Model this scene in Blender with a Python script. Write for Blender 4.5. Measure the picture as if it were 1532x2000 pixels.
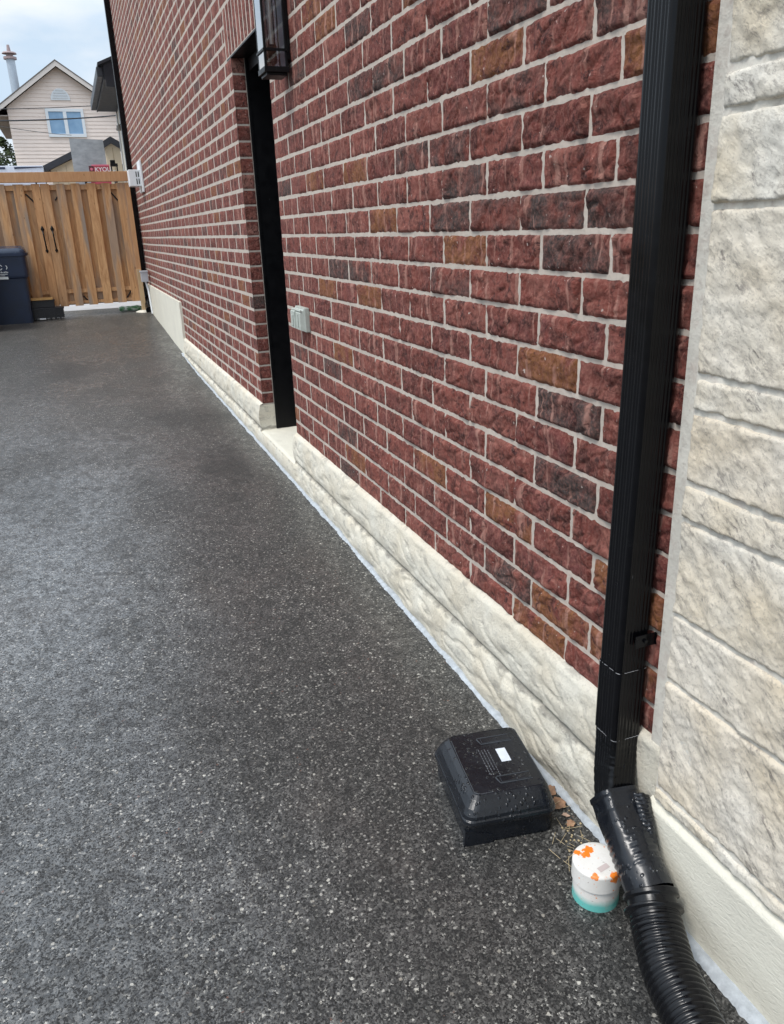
import bpy, bmesh, math, random
from mathutils import Vector, Matrix, noise
random.seed(7)
SC = bpy.context.scene
for o in list(bpy.data.objects): bpy.data.objects.remove(o)
# ------------------------------------------------------------------ camera
CAMH = 1.455
RX = Vector((0.93104175, -0.36325774, -0.03471402))
DN = Vector((-0.15491905, -0.30733806, -0.93890543))
FW = Vector((0.33039573, 0.87953802, -0.34242012))
cam = bpy.data.cameras.new('camera'); camo = bpy.data.objects.new('camera', cam)
SC.collection.objects.link(camo)
camo.matrix_world = Matrix(((RX.x, -DN.x, -FW.x, 0), (RX.y, -DN.y, -FW.y, 0), (RX.z, -DN.z, -FW.z, CAMH), (0, 0, 0, 1)))
cam.sensor_fit = 'VERTICAL'; cam.sensor_height = 24; cam.lens = 24*1527.58/2000
cam.clip_start = .05; cam.clip_end = 800
SC.camera = camo
# ------------------------------------------------------------------ world, sun, exposure
SUN = Vector((-.47, -.14, .85)).normalized()
w = bpy.data.worlds.new('World'); SC.world = w; w.use_nodes = True
nt = w.node_tree; N = nt.nodes; L = nt.links; N.clear()
out = N.new('ShaderNodeOutputWorld'); bg = N.new('ShaderNodeBackground'); bg.inputs[1].default_value = .1
sky = N.new('ShaderNodeTexSky'); sky.sky_type = 'NISHITA'; sky.sun_disc = False
sky.sun_elevation = math.asin(SUN.z); sky.sun_rotation = math.atan2(SUN.x, SUN.y)
tc = N.new('ShaderNodeTexCoord'); mp = N.new('ShaderNodeMapping'); mp.inputs['Scale'].default_value = (1, 1, 2.6)
mp.inputs['Location'].default_value = (.3, .15, .0)
L.new(tc.outputs['Generated'], mp.inputs[0])
no = N.new('ShaderNodeTexNoise'); no.inputs['Scale'].default_value = 3.2; no.inputs['Detail'].default_value = 7; no.inputs['Roughness'].default_value = .52
L.new(mp.outputs[0], no.inputs['Vector'])
cr = N.new('ShaderNodeValToRGB'); cr.color_ramp.elements[0].position = .30; cr.color_ramp.elements[0].color = (.80, .80, .80, 1)
cr.color_ramp.elements[1].position = .62; cr.color_ramp.elements[1].color = (1, 1, 1, 1)
L.new(no.outputs[0], cr.inputs[0])
sep = N.new('ShaderNodeSeparateXYZ'); L.new(tc.outputs['Generated'], sep.inputs[0])
br = N.new('ShaderNodeMapRange'); br.inputs[1].default_value = .20; br.inputs[2].default_value = .50; br.inputs[3].default_value = 1.0; br.inputs[4].default_value = 1.7
L.new(sep.outputs[2], br.inputs[0])
n2 = N.new('ShaderNodeTexNoise'); n2.inputs['Scale'].default_value = 5; n2.inputs['Detail'].default_value = 6
L.new(mp.outputs[0], n2.inputs['Vector'])
cc = N.new('ShaderNodeMixRGB'); cc.inputs[1].default_value = (4.8, 5.9, 7.1, 1); cc.inputs[2].default_value = (7.3, 7.55, 7.8, 1)
cr2 = N.new('ShaderNodeMapRange'); cr2.inputs[1].default_value = .4; cr2.inputs[2].default_value = .62; L.new(n2.outputs[0], cr2.inputs[0]); L.new(cr2.outputs[0], cc.inputs[0])
mc = N.new('ShaderNodeVectorMath'); mc.operation = 'SCALE'; L.new(cc.outputs[0], mc.inputs[0]); L.new(br.outputs[0], mc.inputs['Scale'])
mx = N.new('ShaderNodeMixRGB'); L.new(cr.outputs[0], mx.inputs[0]); L.new(sky.outputs[0], mx.inputs[1]); L.new(mc.outputs[0], mx.inputs[2])
L.new(mx.outputs[0], bg.inputs[0]); L.new(bg.outputs[0], out.inputs[0])
sl = bpy.data.lights.new('sun', 'SUN'); sl.energy = 1.9; sl.angle = math.radians(18); sl.color = (1, .965, .92)
so = bpy.data.objects.new('sun', sl); SC.collection.objects.link(so)
so.rotation_euler = SUN.to_track_quat('Z', 'Y').to_euler()
SC.view_settings.view_transform = 'Standard'; SC.view_settings.look = 'None'; SC.view_settings.gamma = 1
SC.view_settings.exposure = .46
SC.render.engine = 'CYCLES'

# ------------------------------------------------------------------ helpers
C = SC.collection
def lerp(a, b, t): return a+(b-a)*t
def interp(x, xs, ys):
    if x <= xs[0]: return ys[0]
    for i in range(1, len(xs)):
        if x <= xs[i]:
            t = (x-xs[i-1])/(xs[i]-xs[i-1]); t = t*t*(3-2*t)*.35+t*.65
            return lerp(ys[i-1], ys[i], t)
    return ys[-1]
def gz(y): return interp(y, [0, 1.5, 2.3, 3.5, 5, 8, 10, 11.5, 13, 14, 16, 60], [.02, .02, .05, .08, .1, .14, .22, .295, .36, .385, .4, .4])
def P(u, v, y):      # point at depth y on the line of sight of photo pixel (measuring only)
    r = RX*((u-766)/1527.58)+DN*((v-1000)/1527.58)+FW
    r = r*(y/r.y); return Vector((r.x, r.y, r.z+CAMH))
def nz(x, y, z): return noise.noise(Vector((x, y, z)))
def fbm(p, s, o=3):
    v = 0; a = 1
    for i in range(o):
        v += a*noise.noise(Vector((p[0]*s+i*7.3, p[1]*s+3.1, p[2]*s))); s *= 2.1; a *= .5
    return v
def ss(a, b, x):
    t = max(0, min(1, (x-a)/(b-a))); return t*t*(3-2*t)

class MB:
    def __init__(s): s.v = []; s.f = []; s.m = []; s.c = None; s.sm = []
    def add(s, vs, fs, mi=0, col=None, smooth=False):
        b = len(s.v); s.v += [tuple(x) for x in vs]
        for f in fs: s.f.append(tuple(i+b for i in f)); s.m.append(mi); s.sm.append(smooth)
        if col is not None:
            if s.c is None: s.c = {}
            for i in range(b, len(s.v)): s.c[i] = col
    def box(s, a, b, mi=0, bev=0.0, M=None, col=None, taper=None):
        x0, y0, z0 = a; x1, y1, z1 = b
        if bev <= 0:
            vs = [Vector(p) for p in ((x0,y0,z0),(x1,y0,z0),(x1,y1,z0),(x0,y1,z0),(x0,y0,z1),(x1,y0,z1),(x1,y1,z1),(x0,y1,z1))]
            fs = [(0,3,2,1),(4,5,6,7),(0,1,5,4),(1,2,6,5),(2,3,7,6),(3,0,4,7)]
        else:
            bm = bmesh.new(); bmesh.ops.create_cube(bm, size=1)
            for v in bm.verts: v.co = Vector((lerp(x0,x1,v.co.x+.5), lerp(y0,y1,v.co.y+.5), lerp(z0,z1,v.co.z+.5)))
            bmesh.ops.bevel(bm, geom=list(bm.edges), offset=bev, segments=2, profile=.6, affect='EDGES')
            vs = [v.co.copy() for v in bm.verts]; fs = [tuple(v.index for v in f.verts) for f in bm.faces]
            bm.verts.ensure_lookup_table(); bm.free()
        if taper:
            cx, cy = (x0+x1)/2, (y0+y1)/2
            for v in vs:
                t = (v.z-z0)/(z1-z0); k = lerp(1, taper, 1-t) if taper else 1
                v.x = cx+(v.x-cx)*k; v.y = cy+(v.y-cy)*k
        if M is not None: vs = [M @ v for v in vs]
        s.add(vs, fs, mi, col)
    def cyl(s, p, q, r, r2=None, n=16, mi=0, cap=True, smooth=True):
        p = Vector(p); q = Vector(q); r2 = r if r2 is None else r2
        d = (q-p).normalized(); a = d.orthogonal().normalized(); b = d.cross(a)
        vs = []
        for c, rr in ((p, r), (q, r2)):
            for i in range(n):
                t = 2*math.pi*i/n; vs.append(c+a*math.cos(t)*rr+b*math.sin(t)*rr)
        s.add(vs, [(i, (i+1) % n, n+(i+1) % n, n+i) for i in range(n)], mi, smooth=smooth)
        if cap: s.add(vs, [tuple(range(n))[::-1], tuple(range(n, 2*n))], mi)
    def lathe(s, c, prof, n=48, mi=0, axis=None, smooth=True, jit=None):
        vs = []
        for (r, z) in prof:
            for i in range(n):
                t = 2*math.pi*i/n
                rr = r*(1+(jit(t, z) if jit else 0))
                vs.append(Vector((rr*math.cos(t), rr*math.sin(t), z)))
        if axis is not None: vs = [axis @ v for v in vs]
        vs = [v+Vector(c) for v in vs]
        fs = []
        for j in range(len(prof)-1):
            for i in range(n): fs.append((j*n+i, j*n+(i+1) % n, (j+1)*n+(i+1) % n, (j+1)*n+i))
        s.add(vs, fs, mi, smooth=smooth)
    def grid(s, f, nu, nv, mi=0, col=None, smooth=True, flip=False):
        vs = [f(i/nu, j/nv) for j in range(nv+1) for i in range(nu+1)]
        fs = []
        for j in range(nv):
            for i in range(nu):
                a = j*(nu+1)+i; q = (a, a+1, a+nu+2, a+nu+1)
                fs.append(q[::-1] if flip else q)
        s.add(vs, fs, mi, col, smooth)
    def prism(s, pts, d, mi=0):            # polygon pts (Vectors) extruded by vector d
        n = len(pts); d = Vector(d); vs = [Vector(p) for p in pts]+[Vector(p)+d for p in pts]
        s.add(vs, [tuple(range(n))[::-1], tuple(range(n, 2*n))]+[(i, (i+1) % n, n+(i+1) % n, n+i) for i in range(n)], mi)
    def build(s, name, mats, parent=None):
        me = bpy.data.meshes.new(name); me.from_pydata(s.v, [], s.f); me.update()
        if not isinstance(mats, (list, tuple)): mats = [mats]
        for m in mats: me.materials.append(m)
        me.polygons.foreach_set('material_index', s.m); me.polygons.foreach_set('use_smooth', s.sm)
        if s.c is not None:
            at = me.color_attributes.new('tint', 'FLOAT_COLOR', 'POINT')
            buf = []
            for i in range(len(s.v)):
                c = s.c.get(i, (0, 0, 0)); buf += [c[0], c[1], c[2], 1.0]
            at.data.foreach_set('color', buf)
        o = bpy.data.objects.new(name, me); C.objects.link(o)
        if parent is not None:
            o.parent = parent
            o.matrix_parent_inverse = parent_world(parent).inverted()
        return o
def parent_world(o):
    if o.parent is None: return o.matrix_basis.copy()
    return parent_world(o.parent) @ o.matrix_parent_inverse @ o.matrix_basis
def tag(o, label=None, cat=None, group=None, kind=None):
    if label: o['label'] = label
    if cat: o['category'] = cat
    if group: o['group'] = group
    if kind: o['kind'] = kind
    return o
def thing(name, loc, label, cat, group=None):
    o = bpy.data.objects.new(name, None); C.objects.link(o); o.location = loc; o.empty_display_size = .1
    return tag(o, label, cat, group)
def fixnormals(o):
    bm = bmesh.new(); bm.from_mesh(o.data); bmesh.ops.recalc_face_normals(bm, faces=list(bm.faces)); bm.to_mesh(o.data); bm.free(); return o

# ------------------------------------------------------------------ materials
class NT:
    def __init__(s, name):
        s.m = bpy.data.materials.new(name); s.m.use_nodes = True; s.t = s.m.node_tree; s.N = s.t.nodes; s.L = s.t.links
        s.b = s.N['Principled BSDF']; s.co = None
    def n(s, ty, **k):
        x = s.N.new(ty)
        for a, b in k.items(): setattr(x, a, b)
        return x
    def lk(s, a, b): s.L.new(a, b)
    def coord(s, scale=(1, 1, 1), loc=(0, 0, 0), rot=(0, 0, 0)):
        if s.co is None: s.co = s.n('ShaderNodeTexCoord')
        m = s.n('ShaderNodeMapping'); m.inputs['Scale'].default_value = scale; m.inputs['Location'].default_value = loc; m.inputs['Rotation'].default_value = rot
        s.lk(s.co.outputs['Object'], m.inputs[0]); return m.outputs[0]
    def noise(s, sc, det=4, ro=.55, vec=None, dist=0):
        x = s.n('ShaderNodeTexNoise'); x.inputs['Scale'].default_value = sc; x.inputs['Detail'].default_value = det; x.inputs['Roughness'].default_value = ro; x.inputs['Distortion'].default_value = dist
        s.lk(vec if vec is not None else s.coord(), x.inputs['Vector']); return x.outputs[0]
    def vor(s, sc, vec=None, feature='F1', out='Distance'):
        x = s.n('ShaderNodeTexVoronoi', feature=feature); x.inputs['Scale'].default_value = sc
        s.lk(vec if vec is not None else s.coord(), x.inputs['Vector']); return x.outputs[out]
    def ramp(s, x, a, b, lo=0., hi=1., smooth=False):
        r = s.n('ShaderNodeMapRange'); r.inputs[1].default_value = a; r.inputs[2].default_value = b; r.inputs[3].default_value = lo; r.inputs[4].default_value = hi
        if smooth: r.interpolation_type = 'SMOOTHSTEP'
        s.lk(x, r.inputs[0]); return r.outputs[0]
    def mix(s, f, a, b, mode='MIX'):
        x = s.n('ShaderNodeMixRGB', blend_type=mode)
        for i, q in ((0, f), (1, a), (2, b)):
            if isinstance(q, (int, float)): x.inputs[i].default_value = q
            elif isinstance(q, tuple): x.inputs[i].default_value = q+(1,)
            else: s.lk(q, x.inputs[i])
        return x.outputs[0]
    def math(s, op, a, b=0.):
        x = s.n('ShaderNodeMath', operation=op)
        for i, q in ((0, a), (1, b)):
            if isinstance(q, (int, float)): x.inputs[i].default_value = q
            else: s.lk(q, x.inputs[i])
        return x.outputs[0]
    def bump(s, h, st, dist=.01, prev=None):
        x = s.n('ShaderNodeBump'); x.inputs['Strength'].default_value = st; x.inputs['Distance'].default_value = dist
        s.lk(h, x.inputs['Height'])
        if prev is not None: s.lk(prev, x.inputs['Normal'])
        return x.outputs[0]
    def fin(s, col=None, rough=None, normal=None, metal=None, spec=None):
        for k, q in (('Base Color', col), ('Roughness', rough), ('Metallic', metal), ('Specular IOR Level', spec)):
            if q is None: continue
            if isinstance(q, (int, float)): s.b.inputs[k].default_value = q
            elif isinstance(q, tuple): s.b.inputs[k].default_value = q+(1,)
            else: s.lk(q, s.b.inputs[k])
        if normal is not None: s.lk(normal, s.b.inputs['Normal'])
        return s.m

def mat_plain(name, col, rough=.6, var=.12, sc=14, bump=.1, metal=0., spec=.5, bd=.003):
    t = NT(name); n = t.noise(sc, 5)
    c = t.mix(t.ramp(n, .3, .7), tuple(x*(1-var) for x in col), tuple(min(1, x*(1+var)) for x in col))
    return t.fin(c, t.ramp(n, .3, .7, max(.03, rough-.07), min(1, rough+.07)), t.bump(t.noise(sc*5, 3), bump, bd), metal, spec)

def mat_brick():
    t = NT('rock faced red brick')
    at = t.n('ShaderNodeAttribute', attribute_name='tint'); sp = t.n('ShaderNodeSeparateColor'); t.lk(at.outputs['Color'], sp.inputs[0])
    ty, ra, rb = sp.outputs[0], sp.outputs[1], sp.outputs[2]
    # per-brick offset of texture space
    off = t.n('ShaderNodeVectorMath', operation='SCALE'); t.lk(at.outputs['Color'], off.inputs[0]); off.inputs['Scale'].default_value = 37.
    ad = t.n('ShaderNodeVectorMath', operation='ADD'); t.lk(t.coord(), ad.inputs[0]); t.lk(off.outputs[0], ad.inputs[1]); v = ad.outputs[0]
    big = t.noise(11, 5, .6, v, .4); fine = t.noise(120, 4, .6, v); mid = t.noise(38, 4, .65, v, 1.0)
    red = t.mix(ra, (.125, .029, .023), (.225, .062, .047))
    red = t.mix(t.ramp(big, .42, .66), red, t.mix(rb, (.135, .040, .040), (.285, .105, .082)))
    red = t.mix(t.ramp(mid, .50, .68, 0, .70), red, (.37, .155, .12)); red = t.mix(t.ramp(t.noise(17, 5, .65, v, .8), .38, .50, .85, 0), red, (.060, .020, .018))
    dark = t.mix(t.ramp(mid, .35, .7), (.038, .028, .026), (.110, .080, .074))
    och = t.mix(t.ramp(mid, .35, .7), (.17, .060, .026), (.29, .125, .052))
    dm = t.ramp(t.math('ADD', t.math('MULTIPLY', ty, 2.0), t.math('MULTIPLY', big, 1.5)), 2.5, 2.85)
    om = t.math('MULTIPLY', t.math('MULTIPLY', t.ramp(ty, .2, .3), t.ramp(ty, .7, .6)), t.ramp(big, .38, .52))
    c = t.mix(om, red, och); c = t.mix(dm, c, dark)
    # pale vertical smears, also painting highlights of the relief into the colour
    sv = t.coord((1, 34, 5)); ad2 = t.n('ShaderNodeVectorMath', operation='ADD'); t.lk(sv, ad2.inputs[0]); t.lk(off.outputs[0], ad2.inputs[1])
    smear_highlight = t.ramp(t.noise(1.0, 3, .5, ad2.outputs[0], .3), .58, .66, 0, .6)
    c = t.mix(smear_highlight, c, (.50, .27, .215))
    # shade of cracks and pits painted into the colour
    pit = t.ramp(t.noise(22, 6, .7, v, 1.4), .37, .43, .92, 0)
    c = t.mix(pit, c, (.055, .022, .022))
    c = t.mix(t.ramp(fine, .44, .66, 0, .38), c, (.38, .17, .135))
    c = t.mix(t.ramp(t.noise(75, 2, .5, v), .71, .77, 0, .8), c, (.62, .52, .47))
    nb = t.bump(t.noise(24, 7, .72, v, 1.4), 1., .018)
    return t.fin(c, .88, nb, spec=.25)
def mat_mortar(name, col):
    t = NT(name); a = t.noise(60, 5, .7); b = t.noise(9, 4)
    c = t.mix(t.ramp(b, .35, .65), tuple(x*.84 for x in col), col); c = t.mix(t.ramp(a, .52, .68, 0, .5), c, (.34, .29, .26)); c = t.mix(t.ramp(t.noise(25, 5, .7), .5, .7, 0, .35), c, (.40, .30, .26))
    return t.fin(c, .93, t.bump(a, .7, .004), spec=.2)
def mat_stone():
    t = NT('split faced cream stone')
    at = t.n('ShaderNodeAttribute', attribute_name='tint'); sp = t.n('ShaderNodeSeparateColor'); t.lk(at.outputs['Color'], sp.inputs[0])
    off = t.n('ShaderNodeVectorMath', operation='SCALE'); t.lk(at.outputs['Color'], off.inputs[0]); off.inputs['Scale'].default_value = 23.
    ad = t.n('ShaderNodeVectorMath', operation='ADD'); t.lk(t.coord(), ad.inputs[0]); t.lk(off.outputs[0], ad.inputs[1]); v = ad.outputs[0]
    mp2 = t.n('ShaderNodeMapping'); mp2.inputs['Rotation'].default_value = (math.radians(-38), 0, 0); t.lk(v, mp2.inputs[0])
    mp3 = t.n('ShaderNodeMapping'); mp3.inputs['Scale'].default_value = (1, 1, 3.0); t.lk(mp2.outputs[0], mp3.inputs[0]); dv = mp3.outputs[0]
    big = t.noise(7, 4, .5, v); st = t.noise(30, 8, .78, dv, .25); gr = t.noise(150, 5, .75, v)
    warm = t.mix(t.ramp(big, .40, .66), (.72, .685, .61), (.67, .59, .46))
    warm = t.mix(sp.outputs[1], warm, t.mix(t.ramp(t.noise(4, 3, .5, v), .35, .65), (.74, .69, .61), (.66, .56, .42)))
    patch = t.ramp(t.noise(9, 5, .6, dv), .42, .62)
    c = t.mix(t.math('MULTIPLY', t.ramp(st, .50, .60), t.math('MULTIPLY', patch, .80)), warm, (.17, .15, .14))
    c = t.mix(t.ramp(gr, .53, .63, 0, .42), c, (.24, .21, .19))
    nb = t.bump(st, .45, .006); nb = t.bump(t.noise(85, 6, .75, dv, .1), .8, .0035, nb); nb = t.bump(gr, .45, .002, nb)
    return t.fin(c, .86, nb, spec=.3)
def mat_foundation():
    t = NT('painted rock faced foundation block')
    v = t.coord(); big = t.noise(6, 4, .5); sk = t.noise(13, 6, .68, t.coord((1, 1.0, 2.2), rot=(math.radians(25), 0, 0)), .25); gr = t.noise(120, 6, .75)
    c = t.mix(t.ramp(big, .35, .65), (.72, .685, .59), (.66, .60, .485))
    c = t.mix(t.ramp(sk, .53, .66, 0, .50), c, (.25, .235, .21))
    c = t.mix(t.ramp(gr, .54, .66, 0, .38), c, (.3, .27, .24))
    # dirt held in the joint between the two block courses
    pz = t.n('ShaderNodeSeparateXYZ'); t.lk(v, pz.inputs[0])
    gz_ = t.math('ADD', pz.outputs[2], t.math('MULTIPLY', t.math('SUBTRACT', sk, .5), .05))
    d = t.math('ABSOLUTE', t.math('SUBTRACT', gz_, .213))
    c = t.mix(t.ramp(d, .004, .014, .62, 0), c, (.15, .14, .125))
    nb = t.bump(sk, .35, .008); nb = t.bump(t.noise(60, 6, .75), .9, .006, nb); nb = t.bump(gr, .5, .002, nb)
    return t.fin(c, .8, nb, spec=.3)
def mat_parge():
    t = NT('cream parging'); b = t.noise(3, 4); c = t.mix(t.ramp(b, .35, .65), (.66, .63, .54), (.72, .69, .585))
    rip = t.noise(55, 4, .6, t.coord((1, 1, 2.2), rot=(math.radians(-25), 0, 0)), 1.0)
    c = t.mix(t.ramp(rip, .3, .45, .22, 0), c, (.42, .40, .36))
    return t.fin(c, .75, t.bump(rip, .55, .004), spec=.35)
def Gp(u, v):
    r = RX*((u-766)/1527.58)+DN*((v-1000)/1527.58)+FW; r = r*((.06-CAMH)/r.z); return (r.x, r.y, 0)
def mat_asphalt():
    t = NT('wet driveway asphalt'); v = t.coord()
    nn = t.n('ShaderNodeTexNoise'); nn.inputs['Scale'].default_value = 240; nn.inputs['Detail'].default_value = 2; nn.inputs['Roughness'].default_value = .65; t.lk(v, nn.inputs['Vector'])
    grain = nn.outputs[0]
    s_ = t.n('ShaderNodeVectorMath', operation='SCALE'); t.lk(nn.outputs['Color'], s_.inputs[0]); s_.inputs['Scale'].default_value = .008
    w_ = t.n('ShaderNodeVectorMath', operation='ADD'); t.lk(v, w_.inputs[0]); t.lk(s_.outputs[0], w_.inputs[1])
    def ve(sc):
        a = t.n('ShaderNodeTexVoronoi', feature='F1'); a.inputs['Scale'].default_value = sc; t.lk(w_.outputs[0], a.inputs['Vector'])
        q = t.n('ShaderNodeSeparateColor'); t.lk(a.outputs['Color'], q.inputs[0]); return a.outputs['Distance'], q.outputs
    d1, c1 = ve(190); d2, c2 = ve(98)
    big = t.n('ShaderNodeTexNoise'); big.inputs['Scale'].default_value = 1.6; big.inputs['Detail'].default_value = 6; big.inputs['Roughness'].default_value = .66; t.lk(t.coord((1, .6, 1)), big.inputs['Vector'])
    bc = t.n('ShaderNodeSeparateColor'); t.lk(big.outputs['Color'], bc.inputs[0]); b1_, b2_, b3_ = bc.outputs[0], bc.outputs[1], bc.outputs[2]
    pit = t.ramp(t.math('ADD', grain, t.math('MULTIPLY', t.math('SUBTRACT', c1[0], .5), .30)), .37, .53)
    stone = t.mix(t.math('POWER', c1[1], 1.4), (.024, .0235, .023), (.165, .160, .150))
    base = t.mix(pit, (.0055, .0053, .0052), stone)
    lite = t.math('MULTIPLY', pit, t.ramp(c1[2], .93, .94))
    base = t.mix(lite, base, t.mix(c1[0], (.26, .25, .225), (.48, .46, .42)))
    chip = t.math('MULTIPLY', t.ramp(d2, .46, .36), t.ramp(c2[0], .972, .976))
    base = t.mix(chip, base, t.mix(c2[1], (.30, .27, .23), (.62, .60, .54)))
    chip2 = t.math('MULTIPLY', t.ramp(d2, .34, .28), t.ramp(c2[2], .992, .994))
    base = t.mix(chip2, base, (.17, .085, .062))
    base = t.mix(t.ramp(b1_, .42, .60, .28, 0), base, (.020, .0195, .019))
    base = t.mix(t.ramp(b2_, .54, .70, 0, .16), base, (.11, .085, .068))
    def stain(u, vv_, r, k_):
        d_ = t.n('ShaderNodeVectorMath', operation='DISTANCE'); g = Gp(u, vv_)
        fl = t.n('ShaderNodeVectorMath', operation='MULTIPLY'); t.lk(v, fl.inputs[0]); fl.inputs[1].default_value = (1, .55, 0); t.lk(fl.outputs[0], d_.inputs[0]); d_.inputs[1].default_value = (g[0], g[1]*.55, 0)
        return t.ramp(t.math('ADD', d_.outputs['Value'], t.math('MULTIPLY', t.math('SUBTRACT', b3_, .5), r*2.6)), r*1.1, r*.1, 0, k_, True)
    st = t.math('MAXIMUM', stain(465, 925, .36, .6), t.math('MAXIMUM', stain(150, 745, .42, .4), stain(390, 830, .40, .35)))
    base = t.mix(st, base, (.014, .0135, .013))
    pz = t.n('ShaderNodeSeparateXYZ'); t.lk(v, pz.inputs[0])
    dry = t.math('MULTIPLY', t.ramp(t.math('ADD', pz.outputs[1], t.math('MULTIPLY', b2_, 5.)), 12.5, 17.), .8)
    mm0 = t.noise(38, 4, .8)
    far = t.mix(t.ramp(t.math('ADD', mm0, t.math('MULTIPLY', t.math('SUBTRACT', c2[1], .5), .5)), .38, .62), (.035, .032, .028), (.25, .228, .20))
    base = t.mix(dry, base, t.mix(t.ramp(b3_, .38, .62, .55, 0), far, (.05, .045, .04)))
    wf = t.math('MULTIPLY', t.math('MULTIPLY', t.ramp(b3_, .40, .56, .45, 1), t.ramp(t.math('ADD', pz.outputs[1], b1_), 1.3, 4.2, .24, 1)), t.math('SUBTRACT', 1., dry))
    mm = t.noise(24, 5, .75, t.coord((1, .75, 1))); base = t.mix(t.ramp(mm, .36, .56, .60, 0), base, (.014, .0135, .013)); wf = t.math('MULTIPLY', wf, t.ramp(mm, .38, .56, .45, 1))
    wf = t.math('MULTIPLY', wf, t.math('SUBTRACT', 1., t.math('MULTIPLY', st, .8)))
    h = t.math('ADD', grain, t.math('MULTIPLY', c1[0], .35))
    nb = t.bump(h, .8, .004); cb = t.bump(h, .17, .0030)
    t.b.inputs['Coat Roughness'].default_value = .26; t.b.inputs['Coat IOR'].default_value = 3.0
    t.lk(t.math('MULTIPLY', wf, t.ramp(pit, 0, 1, .18, 1)), t.b.inputs['Coat Weight']); t.lk(cb, t.b.inputs['Coat Normal'])
    return t.fin(base, .62, nb, spec=.35)
def mat_wood(name, a, b, grey=.0):
    t = NT(name)
    at = t.n('ShaderNodeAttribute', attribute_name='tint'); sp = t.n('ShaderNodeSeparateColor'); t.lk(at.outputs['Color'], sp.inputs[0])
    off = t.n('ShaderNodeVectorMath', operation='SCALE'); t.lk(at.outputs['Color'], off.inputs[0]); off.inputs['Scale'].default_value = 13.
    ad = t.n('ShaderNodeVectorMath', operation='ADD'); t.lk(t.coord((9, 9, 1.1)), ad.inputs[0]); t.lk(off.outputs[0], ad.inputs[1]); v = ad.outputs[0]
    g = t.noise(2.2, 6, .6, v, 1.5); k = t.noise(.9, 3, .5, v)
    c = t.mix(t.ramp(g, .3, .7), a, b)
    c = t.mix(t.ramp(sp.outputs[0], 0, 1), t.mix(.35, c, (.46, .22, .10)), c)
    c = t.mix(t.math('MULTIPLY', t.ramp(k, .45, .62), sp.outputs[1]), c, (.30, .245, .20))
    kn = t.vor(3.0, t.coord((4.5, 4.5, 1.6))); c = t.mix(t.ramp(kn, .05, .11, .75, 0), c, (.12, .06, .03))
    return t.fin(c, .75, t.bump(g, .4, .004), spec=.3)
def mat_black_metal(name='black enamelled aluminium', rough=.20):
    t = NT(name); n = t.noise(25, 4); sc = t.noise(60, 3, .6, t.coord((1, 1, .25)))
    c = t.mix(t.ramp(n, .3, .7), (.0015, .0016, .0024), (.003, .0031, .0042))
    c = t.mix(t.ramp(sc, .74, .78, 0, .5), c, (.12, .12, .13))
    return t.fin(c, t.ramp(n, .3, .7, rough-.06, rough+.08), t.bump(t.noise(12, 3), .08, .004), spec=.24)
def mat_wet_plastic(name, col, rough=.28, drops=.6, spec=.35):
    t = NT(name); n = t.noise(18, 4)
    dv = t.vor(95, t.coord((1, 1, .55))); dm = t.ramp(dv, .18, .42, 1, 0, True)
    gate = t.ramp(t.noise(22, 3), .45, .58); dd = t.math('MULTIPLY', dm, gate)
    c = t.mix(t.ramp(n, .3, .7), tuple(x*.8 for x in col), tuple(x*1.25 for x in col))
    nb = t.bump(dd, drops, .0016); nb = t.bump(t.noise(160, 2), .12, .0008, nb)
    return t.fin(c, t.math('SUBTRACT', t.ramp(n, .3, .7, rough, rough+.14), t.math('MULTIPLY', dd, .14)), nb, spec=spec)
def mat_glass(name, tint=(1, 1, 1), refl=.5):
    t = NT(name); t.N.remove(t.b); o = t.N['Material Output']
    tr = t.n('ShaderNodeBsdfTransparent'); tr.inputs[0].default_value = tint+(1,); gl = t.n('ShaderNodeBsdfGlossy'); gl.inputs['Roughness'].default_value = .03
    fr = t.n('ShaderNodeFresnel'); fr.inputs[0].default_value = 1.5; mx_ = t.n('ShaderNodeMixShader')
    f = t.math('ADD', t.math('MULTIPLY', fr.outputs[0], 1.), refl*.15)
    t.lk(f, mx_.inputs[0]); t.lk(tr.outputs[0], mx_.inputs[1]); t.lk(gl.outputs[0], mx_.inputs[2]); t.lk(mx_.outputs[0], o.inputs[0]); return t.m

BRICK = mat_brick(); MORT = mat_mortar('brick mortar', (.52, .455, .395)); SMORT = mat_mortar('stone mortar', (.66, .63, .565))
STONE = mat_stone(); FOUND = mat_foundation(); PARGE = mat_parge(); ASPH = mat_asphalt()
BLKM = mat_black_metal(); BLKF = mat_black_metal('black painted door frame', .42)
BLKM2 = mat_wet_plastic('wet black elbow metal', (.002, .0022, .003), .2, .4, .3)
WETP = mat_wet_plastic('wet black plastic', (.007, .0085, .012), .18, 1., .5); HOSEM = mat_wet_plastic('corrugated black pipe plastic', (.0022, .0024, .0036), .17, .1, .35)
WOOD = mat_wood('cedar gate boards', (.40, .20, .088), (.70, .42, .21)); WOODB = mat_wood('cedar beam', (.46, .24, .115), (.62, .37, .19))
WOODL = mat_wood('pale treated post wood', (.45, .32, .18), (.60, .46, .28))
WHITE = mat_plain('white enamel', (.72, .73, .74), .4, .04); GREYP = mat_plain('grey plastic box', (.42, .43, .46), .5, .06)
OUTL = mat_plain('weathered grey green outlet plastic', (.40, .43, .39), .5, .10, 40)
NAVY = mat_plain('navy bin plastic', (.006, .016, .045), .42, .2, 8); NAVYL = mat_plain('navy lid plastic with painted sky sheen', (.03, .045, .08), .25, .15, 8)  # lid colour is lightened to carry the sky reflection
DKGR = mat_plain('dark green bin plastic', (.006, .013, .013), .45, .2, 8)
BLKPL = mat_plain('black tote plastic', (.012, .012, .015), .4, .3, 10)
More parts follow.
